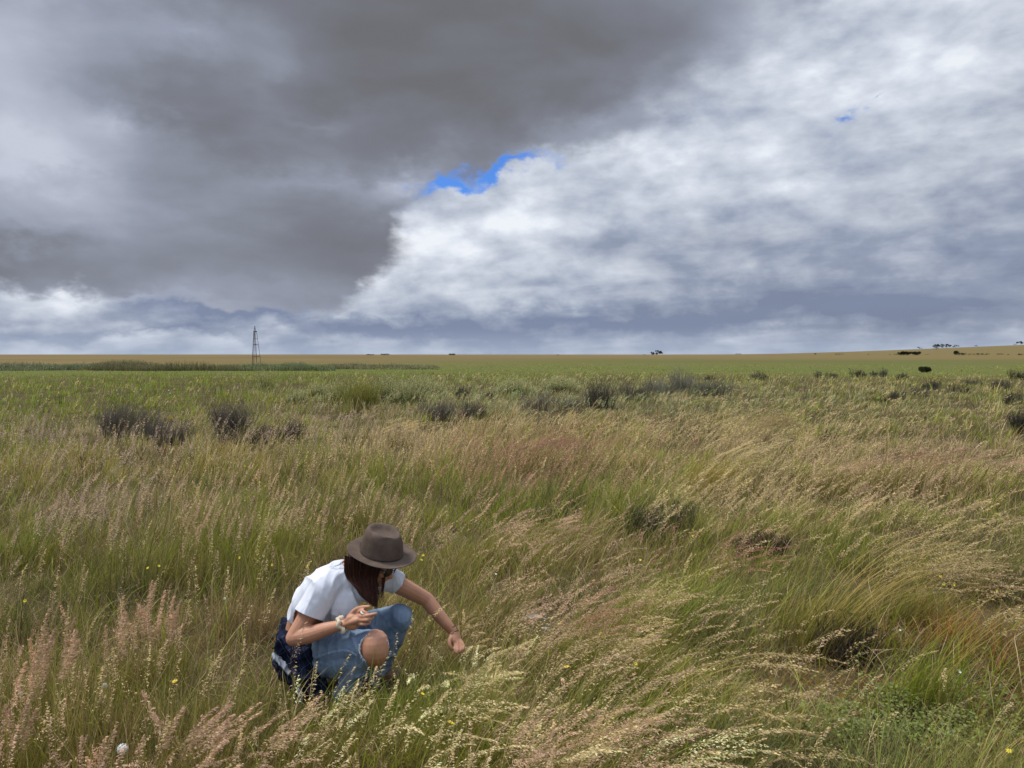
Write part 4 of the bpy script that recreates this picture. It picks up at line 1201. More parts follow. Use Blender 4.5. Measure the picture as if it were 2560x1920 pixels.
tree(1642, 887, 33, 12.5, 1700, 'wide open-crowned dark tree standing by itself on the flat horizon', trunk=.25, clumps=13, n=900, open_=1.25)
tree(2299, 872.5, 11, 6.5, 1450, 'small dark leaning tree at the left of the hilltop trees', clumps=5, n=260)
tree(2342, 871, 19, 11, 1450, 'round-crowned grey green tree with a tall trunk on the hill', trunk=.42, clumps=8, n=520)
tree(2366, 871, 26, 11, 1450, 'broad double-crowned dark tree in the middle of the hilltop trees', trunk=.3, clumps=10, n=620)
tree(2389, 871, 16, 7.5, 1450, 'low spreading dark tree right of the double-crowned one', trunk=.35, clumps=6, n=320)
tree(2441, 869.5, 8, 4.5, 1450, 'small rounded dark tree alone on the hill crest', trunk=.2, clumps=4, n=240)
tree(2539, 867, 9, 4.5, 1450, 'small tufted tree just left of the last hilltop tree', trunk=.4, clumps=4, n=240)
tree(2552, 867, 20, 10, 1450, 'flat-topped dark tree at the far right edge of the hill', trunk=.5, clumps=7, n=420)
tree(2340, 887, 16, 10, 900, 'bare reddish grey leafless tree below the hilltop trees', col=(.16, .10, .09), trunk=.3, clumps=7, n=120, name='bare_tree', group=None)

def bush(px, py, wpx, hpx, label, col, D=None, group='distant bushes', n=500, flat=.7, name='bush', deep=.6, cat='bush', leaf=None, clumps=None):
    if D is None: base = ray_ground(px, py, 40, 3000)
    else:
        base = at(px, py, D); base.z = float(ground_z(base.x, base.y))
    s = base.y / FPX; w = wpx * s; h = max(hpx * s, .25)
    nc = int((clumps or max(4, int(wpx / hpx * 3))) * 1.7); cs = []; rs = []
    for i in range(nc):
        a = random.uniform(-1, 1) if nc < 6 else (i / (nc - 1)) * 2 - 1
        rr = h * random.uniform(.34, .52)
        cs.append((a * (w / 2 - rr * .8), random.uniform(-.4, .4) * w * deep, random.uniform(.35, .68) * h)); rs.append(rr)
    root = empty(name, base, label, cat, group)
    A = Acc(); A.add(*leaf_cloud(cs, rs, int(n * 1.8), leaf or h * .09, col)); A.obj('foliage', M_LEAF, root)
    bm = bmesh.new()
    for c in cs[:40]: add_tube(bm, [(Vector((c[0] * .6, c[1] * .6, -.1)), .03 * h), (Vector(c), .012 * h)], seg=5, n=1)
    link('stems', to_me(bm, 'stems'), M_WOODY, root)
    return root
DG = (.022, .030, .014)
bush(925, 887.2, 20, 4, 'left of the two low dark bushes on the skyline behind the tower plain', (.03, .04, .02), D=1500)
bush(963, 887.2, 24, 5, 'right of the two low dark bushes on the skyline behind the tower plain', (.03, .04, .02), D=1500)
bush(1130, 887.2, 17, 5.5, 'dark twin-humped bush alone on the horizon right of the tower', (.03, .034, .02), D=1500)
bush(1395, 887.2, 9, 2.6, 'tiny low dark bush in the middle of the horizon', (.03, .036, .02), D=1500, n=160)
bush(1611, 887.2, 9, 2.6, 'tiny low dark bush just left of the lone horizon tree', (.03, .036, .02), D=1500, n=160)
bush(1846, 887, 18, 3, 'flat dark bush on the horizon right of the lone tree', (.035, .042, .02), D=1500, n=220)
bush(2038, 886.5, 6, 4, 'tiny grey shrub on the brown slope left of the yellow bush', (.05, .045, .04), n=160)
bush(2097, 887, 24, 3.6, 'low rusty yellow flowering bush at the foot of the slope', (.20, .12, .015), n=320)
bush(2171, 886.8, 6, 2.2, 'tiny dark shrub between the yellow bush and the hedge', DG, n=120)
bush(2225, 886.8, 6, 2.2, 'tiny dark shrub just left of the clipped hedge', DG, n=120)
bush(2240, 887.2, 14, 3, 'low dark mound touching the left end of the hedge', DG, n=200)
bush(2262, 887.6, 32, 9.5, 'long square dark green hedge at the foot of the hill', (.018, .026, .010), n=1800, name='hedge', cat='hedge', clumps=14)
bush(2291, 887.6, 25, 9.5, 'rounder grey green hedge beside the square dark one', (.030, .036, .020), n=1200, name='hedge', cat='hedge', clumps=10)
bush(2318, 887, 14, 2, 'thin low dark strip of shrub right of the hedges', DG, n=160)
bush(2389, 887, 11, 11, 'upright dark bush beside the low green hedge on the right', (.03, .032, .018), n=400)
bush(2404, 887.6, 24, 6.5, 'low olive hedge right of the upright dark bush', (.045, .055, .022), n=500)
bush(2424, 887.2, 10, 3.5, 'small black bush at the right end of the olive hedge', DG, n=160)
bush(2452, 887.5, 38, 5, 'long flat dark bush running along the pale track', (.028, .036, .016), n=500)
bush(2500, 887, 18, 4, 'low green bush right of the long flat one', (.05, .058, .022), n=260)
bush(2520, 887.4, 6, 3, 'tiny dark shrub near the right edge of the slope', DG, n=120)
bush(2551, 888, 17, 4.5, 'dark low bush beside the pale ground at the right edge', DG, n=260)
bush(2312, 931, 34, 15, 'dense black green bush standing out at the far edge of the scrub', (.040, .042, .020), n=2200, clumps=10)

# ================================================================== shrubs in the field
def shrub(px, py, wpx, hpx, label, col, kind='grey', n=2600, group='low shrubs in the field', name='shrub', lean=0.0, leaf=.018):
    """py = foot of the shrub in the photograph"""
    base = ray_ground(px, py, 3, 400)
    s = base.y / FPX; w = wpx * s; h = hpx * s
    root = empty(name, base, label, 'shrub', group)
    n = int(n * 1.7); ns = max(50, min(420, int(n / 12)))
    nl = int(rng.integers(3, 7)); lx = np.linspace(-.36, .36, nl) * w + rng.normal(0, .04, nl) * w; ly = rng.normal(0, .12, nl) * w
    lh = rng.uniform(.45, 1.1, nl); lh[rng.integers(0, nl)] = 1.1; lid = rng.integers(0, nl, ns)
    ang = rng.uniform(0, math.tau, ns); rad = rng.uniform(0, 1, ns) ** .6 * w * .15
    rt = np.stack([lx[lid] + np.cos(ang) * rad, ly[lid] + np.sin(ang) * rad * .8, np.zeros(ns)], -1)
    out = np.clip(rad / (w * .14), 0, 1)
    L = h * 1.12 * rng.uniform(.6, 1.1, ns) * (1 - .2 * out) * lh[lid]
    a0 = out * .35 + rng.normal(0, .1, ns); a1 = a0 + rng.uniform(-.1, .5, ns) + lean * .4
    phi = ang + rng.normal(0, .3, ns)
    wst = max(.0045, s * .55)
    stemc = (np.array((.070, .055, .046)) * .5 + np.array(col) * .5) * rng.uniform(.5, 1.6, (ns, 1))
    v, f, c, cl = strips(rt, L, a0, a1, phi, np.full(ns, wst * 1.4), 6, stemc, stemc * 1.1, wpow=.5, jit=.12)
    A = Acc(); A.add(v, f, c)
    m = ns * 3; pk = rng.integers(0, ns, m); pj = rng.integers(2, 6, m)
    rt2 = cl[pk, pj]; st2 = stemc[pk]
    v, f, c, cl2 = strips(rt2, h * rng.uniform(.14, .36, m), rng.uniform(.1, .7, m), rng.uniform(.3, 1.0, m), rng.uniform(0, math.tau, m), np.full(m, wst), 3, st2, st2, wpow=.5)
    A.add(v, f, c); A.obj('branches', M_GRASS, root)
    B = Acc(); per = max(2, int(n / (m)))
    colr = np.array(col) * rng.uniform(.6, 1.4, (m, 1))
    lf = max(leaf, s * 1.6)
    B.add(*spikelets(cl2, .95, per, lf, colr, lf * .9, droop=-.1, wind=(.1, 0), colvar=.35, shape=.42))
    B.obj('foliage', M_LEAF, root)
    return root
GR = (.135, .118, .098); GO = (.14, .14, .09); SG = (.17, .19, .12); DK = (.11, .105, .07); PG = (.26, .28, .16)
shrub(318, 1100, 165, 96, 'wide dark grey twiggy shrub left of the other grey one in the left field', GR, n=5200)
shrub(425, 1112, 100, 62, 'small ragged grey shrub between the two dark ones on the left', GR, n=2000)
shrub(580, 1088, 105, 84, 'upright dark grey shrub with a pointed top in the left field', GR, n=3600)
shrub(590, 1125, 90, 55, 'low dark tangle at the foot of the pointed grey shrub', (.06, .055, .04), n=1600)
shrub(700, 1108, 120, 60, 'dull brown shrub right of the pointed grey one', (.09, .066, .055), n=2400)
shrub(900, 1030, 84, 92, 'bright olive green broom bush in front of the pale flowers', (.34, .34, .05), n=3400, leaf=.02)
shrub(1100, 1052, 92, 52, 'mauve grey rounded shrub below the blackish tuft', (.17, .14, .125), n=2000)
shrub(1156, 1004, 30, 42, 'blackish lumpy tuft standing above the mauve shrub', (.05, .036, .030), n=900)
shrub(1222, 1004, 18, 30, 'thin dark upright tuft right of the blackish one', (.05, .038, .032), n=500)
shrub(1185, 1048, 60, 44, 'small dark grey shrub beside the mauve one', GR, n=1400)
shrub(1345, 1026, 80, 44, 'low greyish shrub among pink grass in the middle field', (.20, .17, .14), n=1200)
shrub(1430, 1030, 60, 46, 'small lilac grey shrub left of the tall pointed one', (.19, .165, .14), n=1100)
shrub(1500, 1020, 66, 80, 'tall pointed dark green shrub in the centre of the far scrub', (.115, .105, .075), n=1900)
shrub(1590, 1000, 62, 54, 'dark spreading shrub right of the tall pointed one', (.14, .13, .10), n=1300)
shrub(1680, 992, 120, 66, 'pale silvery feathery shrub in the far scrub', (.27, .27, .20), n=3200)
shrub(1780, 990, 80, 46, 'pale grey shrub right of the silvery one', (.23, .235, .16), n=1800)
shrub(1895, 952, 44, 24, 'dark brown shrub at the back edge of the scrub', DK, n=900)
shrub(1775, 956, 34, 18, 'reddish dark small shrub left of the dark brown one', (.06, .038, .03), n=600)
for i, (px, py, w, h, c, lb) in enumerate([
    (2065, 946, 50, 18, DK, 'flat dark shrub in the right scrub nearest the dark brown one'), (2145, 944, 40, 20, (.06, .055, .04), 'dark shrub left of centre in the right scrub'),
    (2205, 943, 44, 22, DK, 'dark shrub with ragged top below the clipped hedge'), (2255, 950, 34, 16, DK, 'small dark shrub under the black green bush'),
    (2330, 975, 46, 24, (.07, .072, .055), 'soft grey green shrub in the middle of the right scrub'), (2240, 1000, 44, 22, (.06, .055, .05), 'dark grey shrub in the lower right scrub'),
    (2290, 992, 50, 24, GO, 'olive grey shrub above the dark grey one'), (2430, 965, 50, 18, DK, 'low dark shrub right of the soft grey green one'),
    (2500, 975, 60, 26, DK, 'dark spreading shrub near the right edge of the scrub'), (2545, 950, 40, 26, (.035, .03, .025), 'blackish shrub at the right edge of the scrub'),
    (2530, 1010, 60, 30, (.07, .075, .05), 'green grey shrub at the right edge below the blackish one'), (2400, 985, 50, 22, (.08, .06, .045), 'brownish shrub right of the olive grey one'),
    (2550, 1085, 50, 60, (.045, .04, .035), 'dark twiggy shrub half out of the frame at the right'), (2070, 1120, 34, 40, (.06, .045, .035), 'small dark brown tuft by the bent straw grass'),
    (2390, 905 + 14, 0, 0, None, None), (2200, 1010, 60, 20, (.12, .08, .05), 'low reddish brown shrub left of the dark grey one')]):
    if c: shrub(px, py, w, h, lb, c, n=int(200 + w * h * .45))
# right foreground broad grey-green herb and dark tussock cores
shrub(2110, 1660, 130, 120, 'dark withered clump at the heart of the right tussocks', (.08, .06, .045), n=1500, leaf=.012, name='withered_clump')
shrub(1370, 1320, 90, 60, 'dark dry clump behind the arching pink plumes', (.07, .05, .038), n=900, leaf=.012, name='withered_clump')
shrub(1640, 1345, 140, 95, 'grey green rushy clump in the middle of the field', (.075, .08, .055), n=2200, leaf=.014, name='withered_clump')
shrub(1900, 1390, 130, 70, 'low dark rosy clump right of the rushy one', (.085, .05, .04), n=1500, leaf=.013, name='withered_clump')

# pale flowering bushes (yellowish white spikes) behind the broom
def spiky_bush(px, py, wpx, hpx, label, n, col=PAL['cream'], group='pale flowering bushes'):
    base = ray_ground(px, py, 3, 300); s = base.y / FPX; w = wpx * s; h = hpx * s
    root = empty('flowering_bush', base, label, 'shrub', group)
    n = int(n * 2.2); x = rng.normal(0, .25, n) * w; y = rng.normal(0, .2, n) * w; h *= 1.15
    L = h * rng.uniform(.5, 1.1, n) * np.exp(-(x / w * 1.6) ** 2)
    g = np.tile(np.array((.13, .15, .05)), (n, 1)) * rng.uniform(.6, 1.3, (n, 1))
    v, f, c, cl = strips(np.stack([x, y, np.zeros(n)], -1), L, x / w * .9 + rng.normal(0, .1, n), x / w + .2 + rng.normal(0, .15, n), np.zeros(n), np.full(n, max(.004, s * .8)), 4, g * .6, g)
    A = Acc(); A.add(v, f, c); A.obj('stems', M_GRASS, root)
    cr = np.array(col) * rng.uniform(.6, 1.1, (n, 1)) * np.array((.85, 1.0, .85))
    B = Acc(); B.add(*spikelets(cl, .5, 9, max(.016, s * 2.0), cr, max(.02, s * 2.2), droop=.1, wind=(.1, 0), colvar=.25, shape=.55)); B.obj('blossom', M_SEED, root)
for a in [(850, 1010, 80, 52, 'pale green blossoming bush left of the broom', 150), (965, 1008, 110, 62, 'cream blossoming bush just right of the broom', 260), (1030, 1012, 90, 60, 'cream blossoming bush between the broom and the blackish tuft', 200),
          (1060, 985, 90, 40, 'far cream blossoming bush behind the blackish tuft', 130), (1290, 985, 110, 34, 'long low pale green bush in the middle field', 170), (1400, 980, 110, 34, 'pale yellow green bush left of the tall pointed shrub', 170),
          (800, 990, 70, 30, 'small cream bush left of the broom', 90), (740, 1010, 60, 34, 'faint pale bush among lilac grass', 70), (480, 1160, 60, 62, 'clump of fat pale green seed spikes in the left field', 34),
          (665, 975, 34, 52, 'tall pale feathery weed in front of the tower', 22)]:
    spiky_bush(*a)

# band of reeds and sage brush round the tower
def reed_band(name, x0, x1, py, hpx, n, cols, label, cat, lean=.12):
    px = x0 + (x1 - x0) * rng.beta(1.3, 1.3, n); base = ray_ground((x0 + x1) / 2, py, 60, 400); D = base.y
    y = D + rng.uniform(-9, 16, n); x = (px - 1280) / FPX * y * 1.0
    z = ground_z(x, y); s = D / FPX
    g = fbm(x * .10, y * .10, 5, 4)
    edge = np.clip(np.minimum(px - x0, x1 - px) / 90, 0, 1) ** .7
    L = hpx * s * rng.uniform(.3, 1.0, n) * np.clip(.05 + 2.6 * (g - .24), .08, 1.5) * (.25 + .75 * edge)
    ci = rng.integers(0, len(cols), n); col = np.array(cols)[ci] * rng.uniform(.65, 1.35, (n, 1))
    v, f, c, cl = strips(np.stack([x, y, z], -1), L, rng.normal(0, .15, n), rng.normal(lean, .3, n), rng.uniform(-3, 3, n), np.full(n, s * .9), 3, col * .7, col, wpow=.5)
    A = Acc(); A.add(v, f, c)
    A.add(*spikelets(cl, .6, 3, s * 2.0, col * 1.15, s * 1.3, wind=(.1, 0), colvar=.3, shape=.5))
    tag(A.obj(name, M_GRASS), label, cat, kind='stuff')
reed_band('reeds', 190, 660, 926, 19, 9000, [(.13, .13, .05), (.17, .14, .08), (.22, .18, .11), (.14, .17, .05)], 'dark brown green reeds in a strip left of the tower', 'reeds')
reed_band('sagebrush', -80, 300, 925, 15, 4600, [(.24, .27, .17), (.16, .18, .09), (.10, .12, .05)], 'low silvery sage brush at the far left', 'brush')
reed_band('green_brush', 540, 840, 925, 19, 6000, [(.16, .20, .08), (.25, .27, .15), (.11, .14, .05)], 'soft grey green brush around the foot of the tower', 'brush')
reed_band('pale_brush', 750, 1100, 921, 13, 5200, [(.28, .28, .15), (.22, .20, .10), (.15, .13, .06)], 'pale low brush right of the tower', 'brush')

# ================================================================== single tussocks that stand out
def tussock(px, py, nst, L, lean, colk, label, ncol='olive', rad=.16, phi0=-.1, blades=260, a0=.18, ss=.0112, per=110, blen=.30, dphi=.30, spread=.016, bright=1.5, group='tussocks with seed plumes', frac=.36, sw=.0026):
    base = ray_ground(px, py, 1.5, 60) if py < 2400 else at(px, py, 2.4)
    if py >= 2000:
        base.z = float(ground_z(base.x, base.y))
    root = empty('grass_tussock', base, label, 'grass tussock', group)
    lod = max(1, base.y / 5)
    n = blades; x = rng.normal(0, rad, n); y = rng.normal(0, rad * .7, n)
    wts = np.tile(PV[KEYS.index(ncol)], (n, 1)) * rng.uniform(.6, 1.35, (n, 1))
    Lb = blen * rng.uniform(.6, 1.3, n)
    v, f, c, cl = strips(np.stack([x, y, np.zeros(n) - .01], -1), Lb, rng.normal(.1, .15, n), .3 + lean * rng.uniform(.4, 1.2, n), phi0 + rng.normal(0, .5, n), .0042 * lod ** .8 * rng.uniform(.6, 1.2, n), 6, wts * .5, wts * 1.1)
    A = Acc(); A.add(v, f, c); A.obj('blades', M_GRASS, root)
    m = nst; x = rng.normal(0, rad * .6, m); y = rng.normal(0, rad * .5, m)
    Ls = L * rng.uniform(.78, 1.12, m); base_c = np.array(PAL[colk]); col = base_c * bright * rng.uniform(.75, 1.25, (m, 1))
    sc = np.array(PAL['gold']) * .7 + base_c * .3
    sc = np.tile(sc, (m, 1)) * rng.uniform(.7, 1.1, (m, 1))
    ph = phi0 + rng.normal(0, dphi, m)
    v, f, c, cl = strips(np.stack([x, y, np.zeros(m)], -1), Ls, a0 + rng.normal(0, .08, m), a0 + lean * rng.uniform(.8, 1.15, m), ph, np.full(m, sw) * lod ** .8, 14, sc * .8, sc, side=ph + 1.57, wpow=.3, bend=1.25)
    B = Acc(); B.add(v, f, c); B.add(*spikelets(cl, frac, per, ss * lod ** .6, col, spread * rng.uniform(.6, 1.4, m), shape=.3)); B.obj('seed_plumes', M_SEED, root)
    return root
TT = [
 # foreground, in front of and right of the person
 (1010, 1985, 11, .68, 1.6, 'cream', 'cream-plumed tussock arching right in front of the crouching person', dict(rad=.13, phi0=-.05, blen=.22, ss=.0105, spread=.013, bright=1.2, frac=.42, per=130, dphi=.5)),
 (900, 2150, 8, .70, 1.7, 'cream', 'cream-plumed tussock at the bottom edge below the person', dict(rad=.13, phi0=.0, blen=.24, ss=.0105, spread=.013, bright=1.2, frac=.42, per=130, dphi=.5)),
 (790, 1920, 9, .40, .9, 'cream', 'small cream-headed tussock close under the person\'s knees', dict(rad=.10, phi0=.2, blen=.2, dphi=.8, ss=.0095)),
 (1350, 2060, 26, .74, 1.3, 'pink', 'big pink-plumed tussock leaning right at the bottom centre', dict(rad=.17, a0=.35, ss=.0105, spread=.016)),
 (1500, 2100, 16, .70, 1.3, 'cream', 'cream-plumed tussock leaning right beside the big pink one at the bottom', dict(rad=.14, a0=.4, ss=.0105)),
 (1180, 2080, 12, .62, .9, 'pink', 'thin pink tussock between the cream ones and the big pink one', dict(rad=.12, a0=.3)),
 (1360, 1690, 20, .62, 1.1, 'rose', 'rosy plumed tussock leaning right beside the pale bare soil', dict(rad=.13, a0=.35, ss=.0095)),
 (1440, 1730, 18, .60, 1.2, 'straw', 'straw-headed tussock right of the pale bare soil', dict(rad=.15, a0=.4)),
 (1165, 1790, 26, .42, 1.2, 'cream', 'tangled pale dry tussock the hand reaches into', dict(rad=.17, a0=.3, dphi=1.3, blen=.26, ncol='straw', blades=420, sw=.003)),
 (1120, 1665, 12, .34, 1.1, 'straw', 'pale dry wisps behind the reaching hand', dict(rad=.09, a0=.3, dphi=1.2, blen=.22, ncol='straw', blades=120)),
 (1220, 1420, 16, .62, 1.1, 'pink', 'pink-headed tussock behind the hat\'s right side', dict(rad=.15, a0=.35)),
 (1330, 1400, 14, .62, 1.15, 'pink', 'arching pink tussock with drooping tips in the middle ground', dict(rad=.15, a0=.45)),
 (1560, 1640, 13, .62, 1.1, 'straw', 'loose straw-headed tussock in the green centre right', dict(rad=.15, a0=.4)),
 (1740, 2000, 12, .70, 1.5, 'straw', 'drooping grey straw tussock low right of centre', dict(rad=.14, a0=.5, phi0=-.3)),
 (1760, 1480, 14, .6, 1.1, 'rose', 'rusty rose tussock in the green middle right', dict(rad=.17, a0=.5)),
 (2030, 1650, 26, 1.25, 1.25, 'straw', 'largest tussock, its long pale stems sweeping far to the right', dict(rad=.14, a0=.48, blades=420, blen=.45, frac=.30, dphi=.14, phi0=.05, bright=1.3, sw=.0050, ss=.012)),
 (2090, 1600, 16, 1.05, 1.2, 'straw', 'long-stemmed straw tussock just behind the largest one', dict(rad=.14, a0=.5, blades=260, blen=.4, frac=.3, dphi=.16, sw=.0045, ss=.012, bright=1.35)),
 (2290, 1800, 12, 1.0, 1.15, 'straw', 'tall sparse straw tussock in front of the rust-coloured patch', dict(rad=.10, a0=.32, blades=220, blen=.45, frac=.28, dphi=.2, ncol='bright', sw=.0040)),
 (1590, 1860, 9, .95, 1.2, 'straw', 'long green-stemmed tussock sweeping right at lower right of centre', dict(rad=.09, a0=.6, blades=160, frac=.28, dphi=.15, ncol='bright', sw=.0045)),
 (2450, 2010, 10, .6, 1.3, 'cream', 'pale-headed tussock in the bottom right corner', dict(rad=.13, a0=.4)),
 (2260, 1560, 12, .8, 1.2, 'pink', 'brownish pink tussock leaning over the dark grass at right', dict(rad=.12, a0=.6)),
 (430, 2080, 9, .52, .9, 'pink', 'thick fluffy pink tussock at the bottom edge left of the person', dict(rad=.14, a0=.05, dphi=1.0, per=170, ss=.014, spread=.020, blen=.2)),
 (60, 1890, 7, .50, .5, 'pink', 'thick fluffy pink tussock low at the left edge', dict(rad=.10, a0=.0, dphi=1.2, per=240, ss=.015, spread=.026, blen=.2)),
 (1260, 2120, 9, .66, 1.3, 'cream', 'thick cream tussock arching right at the bottom centre', dict(rad=.12, a0=.3, dphi=.6, per=130, ss=.012, spread=.015, blen=.22, bright=1.1)),
 # middle ground
 (1770, 1235, 26, .95, 1.1, 'cream', 'pale yellow tussock bent right like a wave in the middle ground', dict(rad=.22, a0=.35, blades=300, blen=.5, dphi=.15, ncol='gold', bright=1.1, per=130, ss=.011)),
 (1870, 1120, 44, 1.0, 1.25, 'straw', 'tall straw tussock bent over by the wind behind the pale yellow one', dict(rad=.35, a0=.3, blades=420, blen=.6, dphi=.15, ncol='straw', bright=.95)),
 (1330, 1185, 40, .75, 1.0, 'rose', 'broad red-brown tussock in the centre of the field', dict(rad=.55, a0=.3, blades=300, blen=.4, bright=1.1)),
 (960, 1120, 22, .8, 1.3, 'straw', 'pale straw tussock arching right behind the left shrubs', dict(rad=.3, a0=.3, blades=200, blen=.4)),
 (2050, 1250, 30, .9, 1.1, 'pink', 'pinkish swept tussock right of the pale yellow wave', dict(rad=.4, a0=.5, blades=300, blen=.5)),
 (2250, 1230, 34, .95, 1.1, 'rose', 'reddish swept tussock in the right middle field', dict(rad=.5, a0=.5, blades=300, blen=.5, bright=1.05)),
 (2420, 1240, 30, .95, 1.1, 'pink', 'pinkish swept tussock near the right edge', dict(rad=.45, a0=.5, blades=300, blen=.5)),
 # left foreground, upright pink plumes
 (300, 1760, 12, .52, .35, 'pink', 'upright pink-plumed tussock in the middle of the lower left', dict(rad=.14, a0=-.02, dphi=1.5, per=170, ss=.0135, spread=.020, blen=.24)),
 (400, 1730, 9, .50, .5, 'pink', 'pink-plumed tussock between the lower left one and the person', dict(rad=.12, a0=.0, dphi=1.5, per=170, ss=.0135, spread=.018, blen=.24)),
 (130, 1800, 10, .50, .4, 'pink', 'pink-brown tussock near the left edge of the foreground', dict(rad=.13, a0=.0, dphi=1.5, per=170, ss=.0135, spread=.018, blen=.24)),
 (10, 2060, 9, .52, .4, 'pink', 'tall pink plume tussock cut by the left edge', dict(rad=.10, a0=.0, dphi=1.5, per=170, ss=.0135, spread=.02)),
 (240, 2150, 12, .40, .5, 'pink', 'rosy plumed tussock at the bottom left edge', dict(rad=.09, a0=.0, dphi=1.5, ss=.012, spread=.022, blen=.2)),
 (480, 2080, 22, .50, 1.0, 'pink', 'dense pink drooping tussock at the bottom left of the person', dict(rad=.16, a0=.2, dphi=.9, ss=.0115, spread=.016, blen=.22)),
 (610, 2010, 14, .42, 1.1, 'pink', 'pink drooping tussock just left of the person\'s feet', dict(rad=.12, a0=.25, dphi=.7, ss=.011, spread=.014, blen=.2)),
 (500, 1480, 22, .66, .5, 'pink', 'tall pink-brown tussock standing upright left of the hat', dict(rad=.25, a0=.05, dphi=.8, spread=.02)),
 (660, 1440, 14, .66, .5, 'cream', 'pale upright feathery tussock between the pink-brown one and the hat', dict(rad=.18, a0=.1, dphi=.8, bright=.85, spread=.016)),
 (180, 1430, 26, .68, .35, 'lilac', 'greyish pink upright tussock at the far left', dict(rad=.35, a0=.05, dphi=1.2, spread=.018)),
 (860, 1330, 12, .62, .5, 'cream', 'thin pale tussock rising behind the hat', dict(rad=.2, a0=.05, dphi=.9, bright=.8)),
]
for (px, py, nst, L, lean, ck, lb, kw) in TT: tussock(px, py, nst, L, lean, ck, lb, **kw)

# a few long stems growing between the camera and the person
def stems_front():
    spec = [(1010, 2010, .70, .12, .15), (1000, 2000, .76, .02, .1), (985, 1990, .66, -.05, .15), (1040, 2020, .62, .3, .4), (860, 2010, .52, .1, .3), (785, 2040, .60, .15, .25), (750, 2020, .56, -.12, .2),
            (905, 2010, .60, .28, .5), (930, 2040, .50, .5, .5), (700, 2030, .48, .35, .3), (720, 1980, .46, -.2, .3), (840, 2060, .62, .2, .2)]
    for i_ in range(22): spec.append((random.uniform(640, 1090), random.uniform(1960, 2120), random.uniform(.36, .62), random.uniform(-.2, .4), random.uniform(.2, .9)))
    m = len(spec); P = []
    for s in spec:
        g = at(s[0], s[1], 3.0); k = CAMZ / (CAMZ - g.z); P.append((g.x * k, 3.0 * k, 0))
    root = empty('grass_tussock', Vector((-.5, 2.9, 0)), 'few thin seeding stems crossing in front of the bare knee and jeans', 'grass tussock', 'tussocks with seed plumes')
    P = np.array(P) - np.array((-.5, 2.9, 0))
    P[:, 2] = 0
    a0 = np.array([s[3] for s in spec]); a1 = a0 + np.array([s[4] for s in spec]); L = np.array([s[2] for s in spec])
    c = np.tile(np.array(PAL['gold']) * .8, (m, 1))
    v, f, c_, cl = strips(P, L, a0, a1, np.full(m, -.05), np.full(m, .0020), 14, c, c, side=np.full(m, 1.6 - 1.57), wpow=.3)
    B = Acc(); B.add(v, f, c_); B.add(*spikelets(cl, .34, 40, .0105, np.tile(np.array(PAL['cream']) * .95, (m, 1)), .013, shape=.32)); B.obj('seed_plumes', M_SEED, root)
stems_front()

# ================================================================== bare pale soil with a burrow
def soil():
    base = ray_ground(1345, 1560, 3, 20)
    n = 40; xs = np.linspace(-.22, .22, n); ys = np.linspace(-.42, .42, n); X, Y = np.meshgrid(xs, ys)
    r = np.sqrt((X / .20) ** 2 + (Y / .38) ** 2) + (fbm(X * 14 + 3, Y * 14, 2, 3) - .5) * .5
    Z = np.clip(1 - r, 0, 1) ** .8 * .03 + (fbm(X * 40, Y * 40, 9, 3) - .5) * .02 - .02
    Z -= .09 * np.exp(-(((X + .02) / .045) ** 2 + ((Y - .03) / .06) ** 2))
    v = np.stack([X, Y, Z], -1).reshape(-1, 3); i, j = np.meshgrid(np.arange(n - 1), np.arange(n - 1), indexing='ij')
    f = np.stack([i * n + j, i * n + j + 1, (i + 1) * n + j + 1, (i + 1) * n + j], -1).reshape(-1, 4)
    o = link('bare_soil', np_mesh('bare_soil', v, f, smooth=True), noise_mat('pale_soil', (.20, .19, .18), (.34, .33, .33), 30, .95, .1, .8, 120, 6), loc=base)
    tag(o, 'pale grey crust of bare soil with a dark hole between dry grasses', 'soil', kind='structure')
soil()

# ================================================================== leafy ground cover, bottom right
def herb():
    n = 5200
    px = rng.normal(2290, 170, n); py = rng.normal(1860, 55, n)
    k = (px > 1600) & (px < 2640); px, py = px[k], py[k]; n = len(px)
    g2 = rng.uniform(0, 1, n); 
    y = CAMZ * FPX / (py - 886) ; x = (px - 1280) / FPX * y
    z = .05 + .12 * fbm(x * 5, y * 5, 4, 2) + rng.uniform(-.05, .03, n)
    V = []; a = rng.uniform(0, math.tau, n); s = rng.uniform(.005, .010, n)
    t = rng.normal(0, .35, (n, 2))
    ux = np.stack([np.cos(a), np.sin(a), t[:, 0]], -1); uy = np.stack([-np.sin(a), np.cos(a), t[:, 1]], -1); P = np.stack([x, y, z], -1)
    ring = [(1, 0), (.6, .62), (-.1, .75), (-.7, .4), (-.7, -.4), (-.1, -.75), (.6, -.62)]
    v = np.stack([P + ux * s[:, None] * q[0] + uy * s[:, None] * q[1] for q in ring], 1).reshape(-1, 3)
    f = np.arange(n * 7).reshape(n, 7)
    c = np.repeat(np.array((.12, .145, .030)) * rng.uniform(.5, 1.5, (n, 1)) + np.array((.07, .07, .05)) * (rng.uniform(0, 1, (n, 1)) < .3), 7, axis=0)
    o = link('ground_cover', np_mesh('ground_cover', v, f, c), M_LEAF); tag(o, 'small-leaved grey green herb spreading over the ground', 'herb', kind='stuff')
herb()

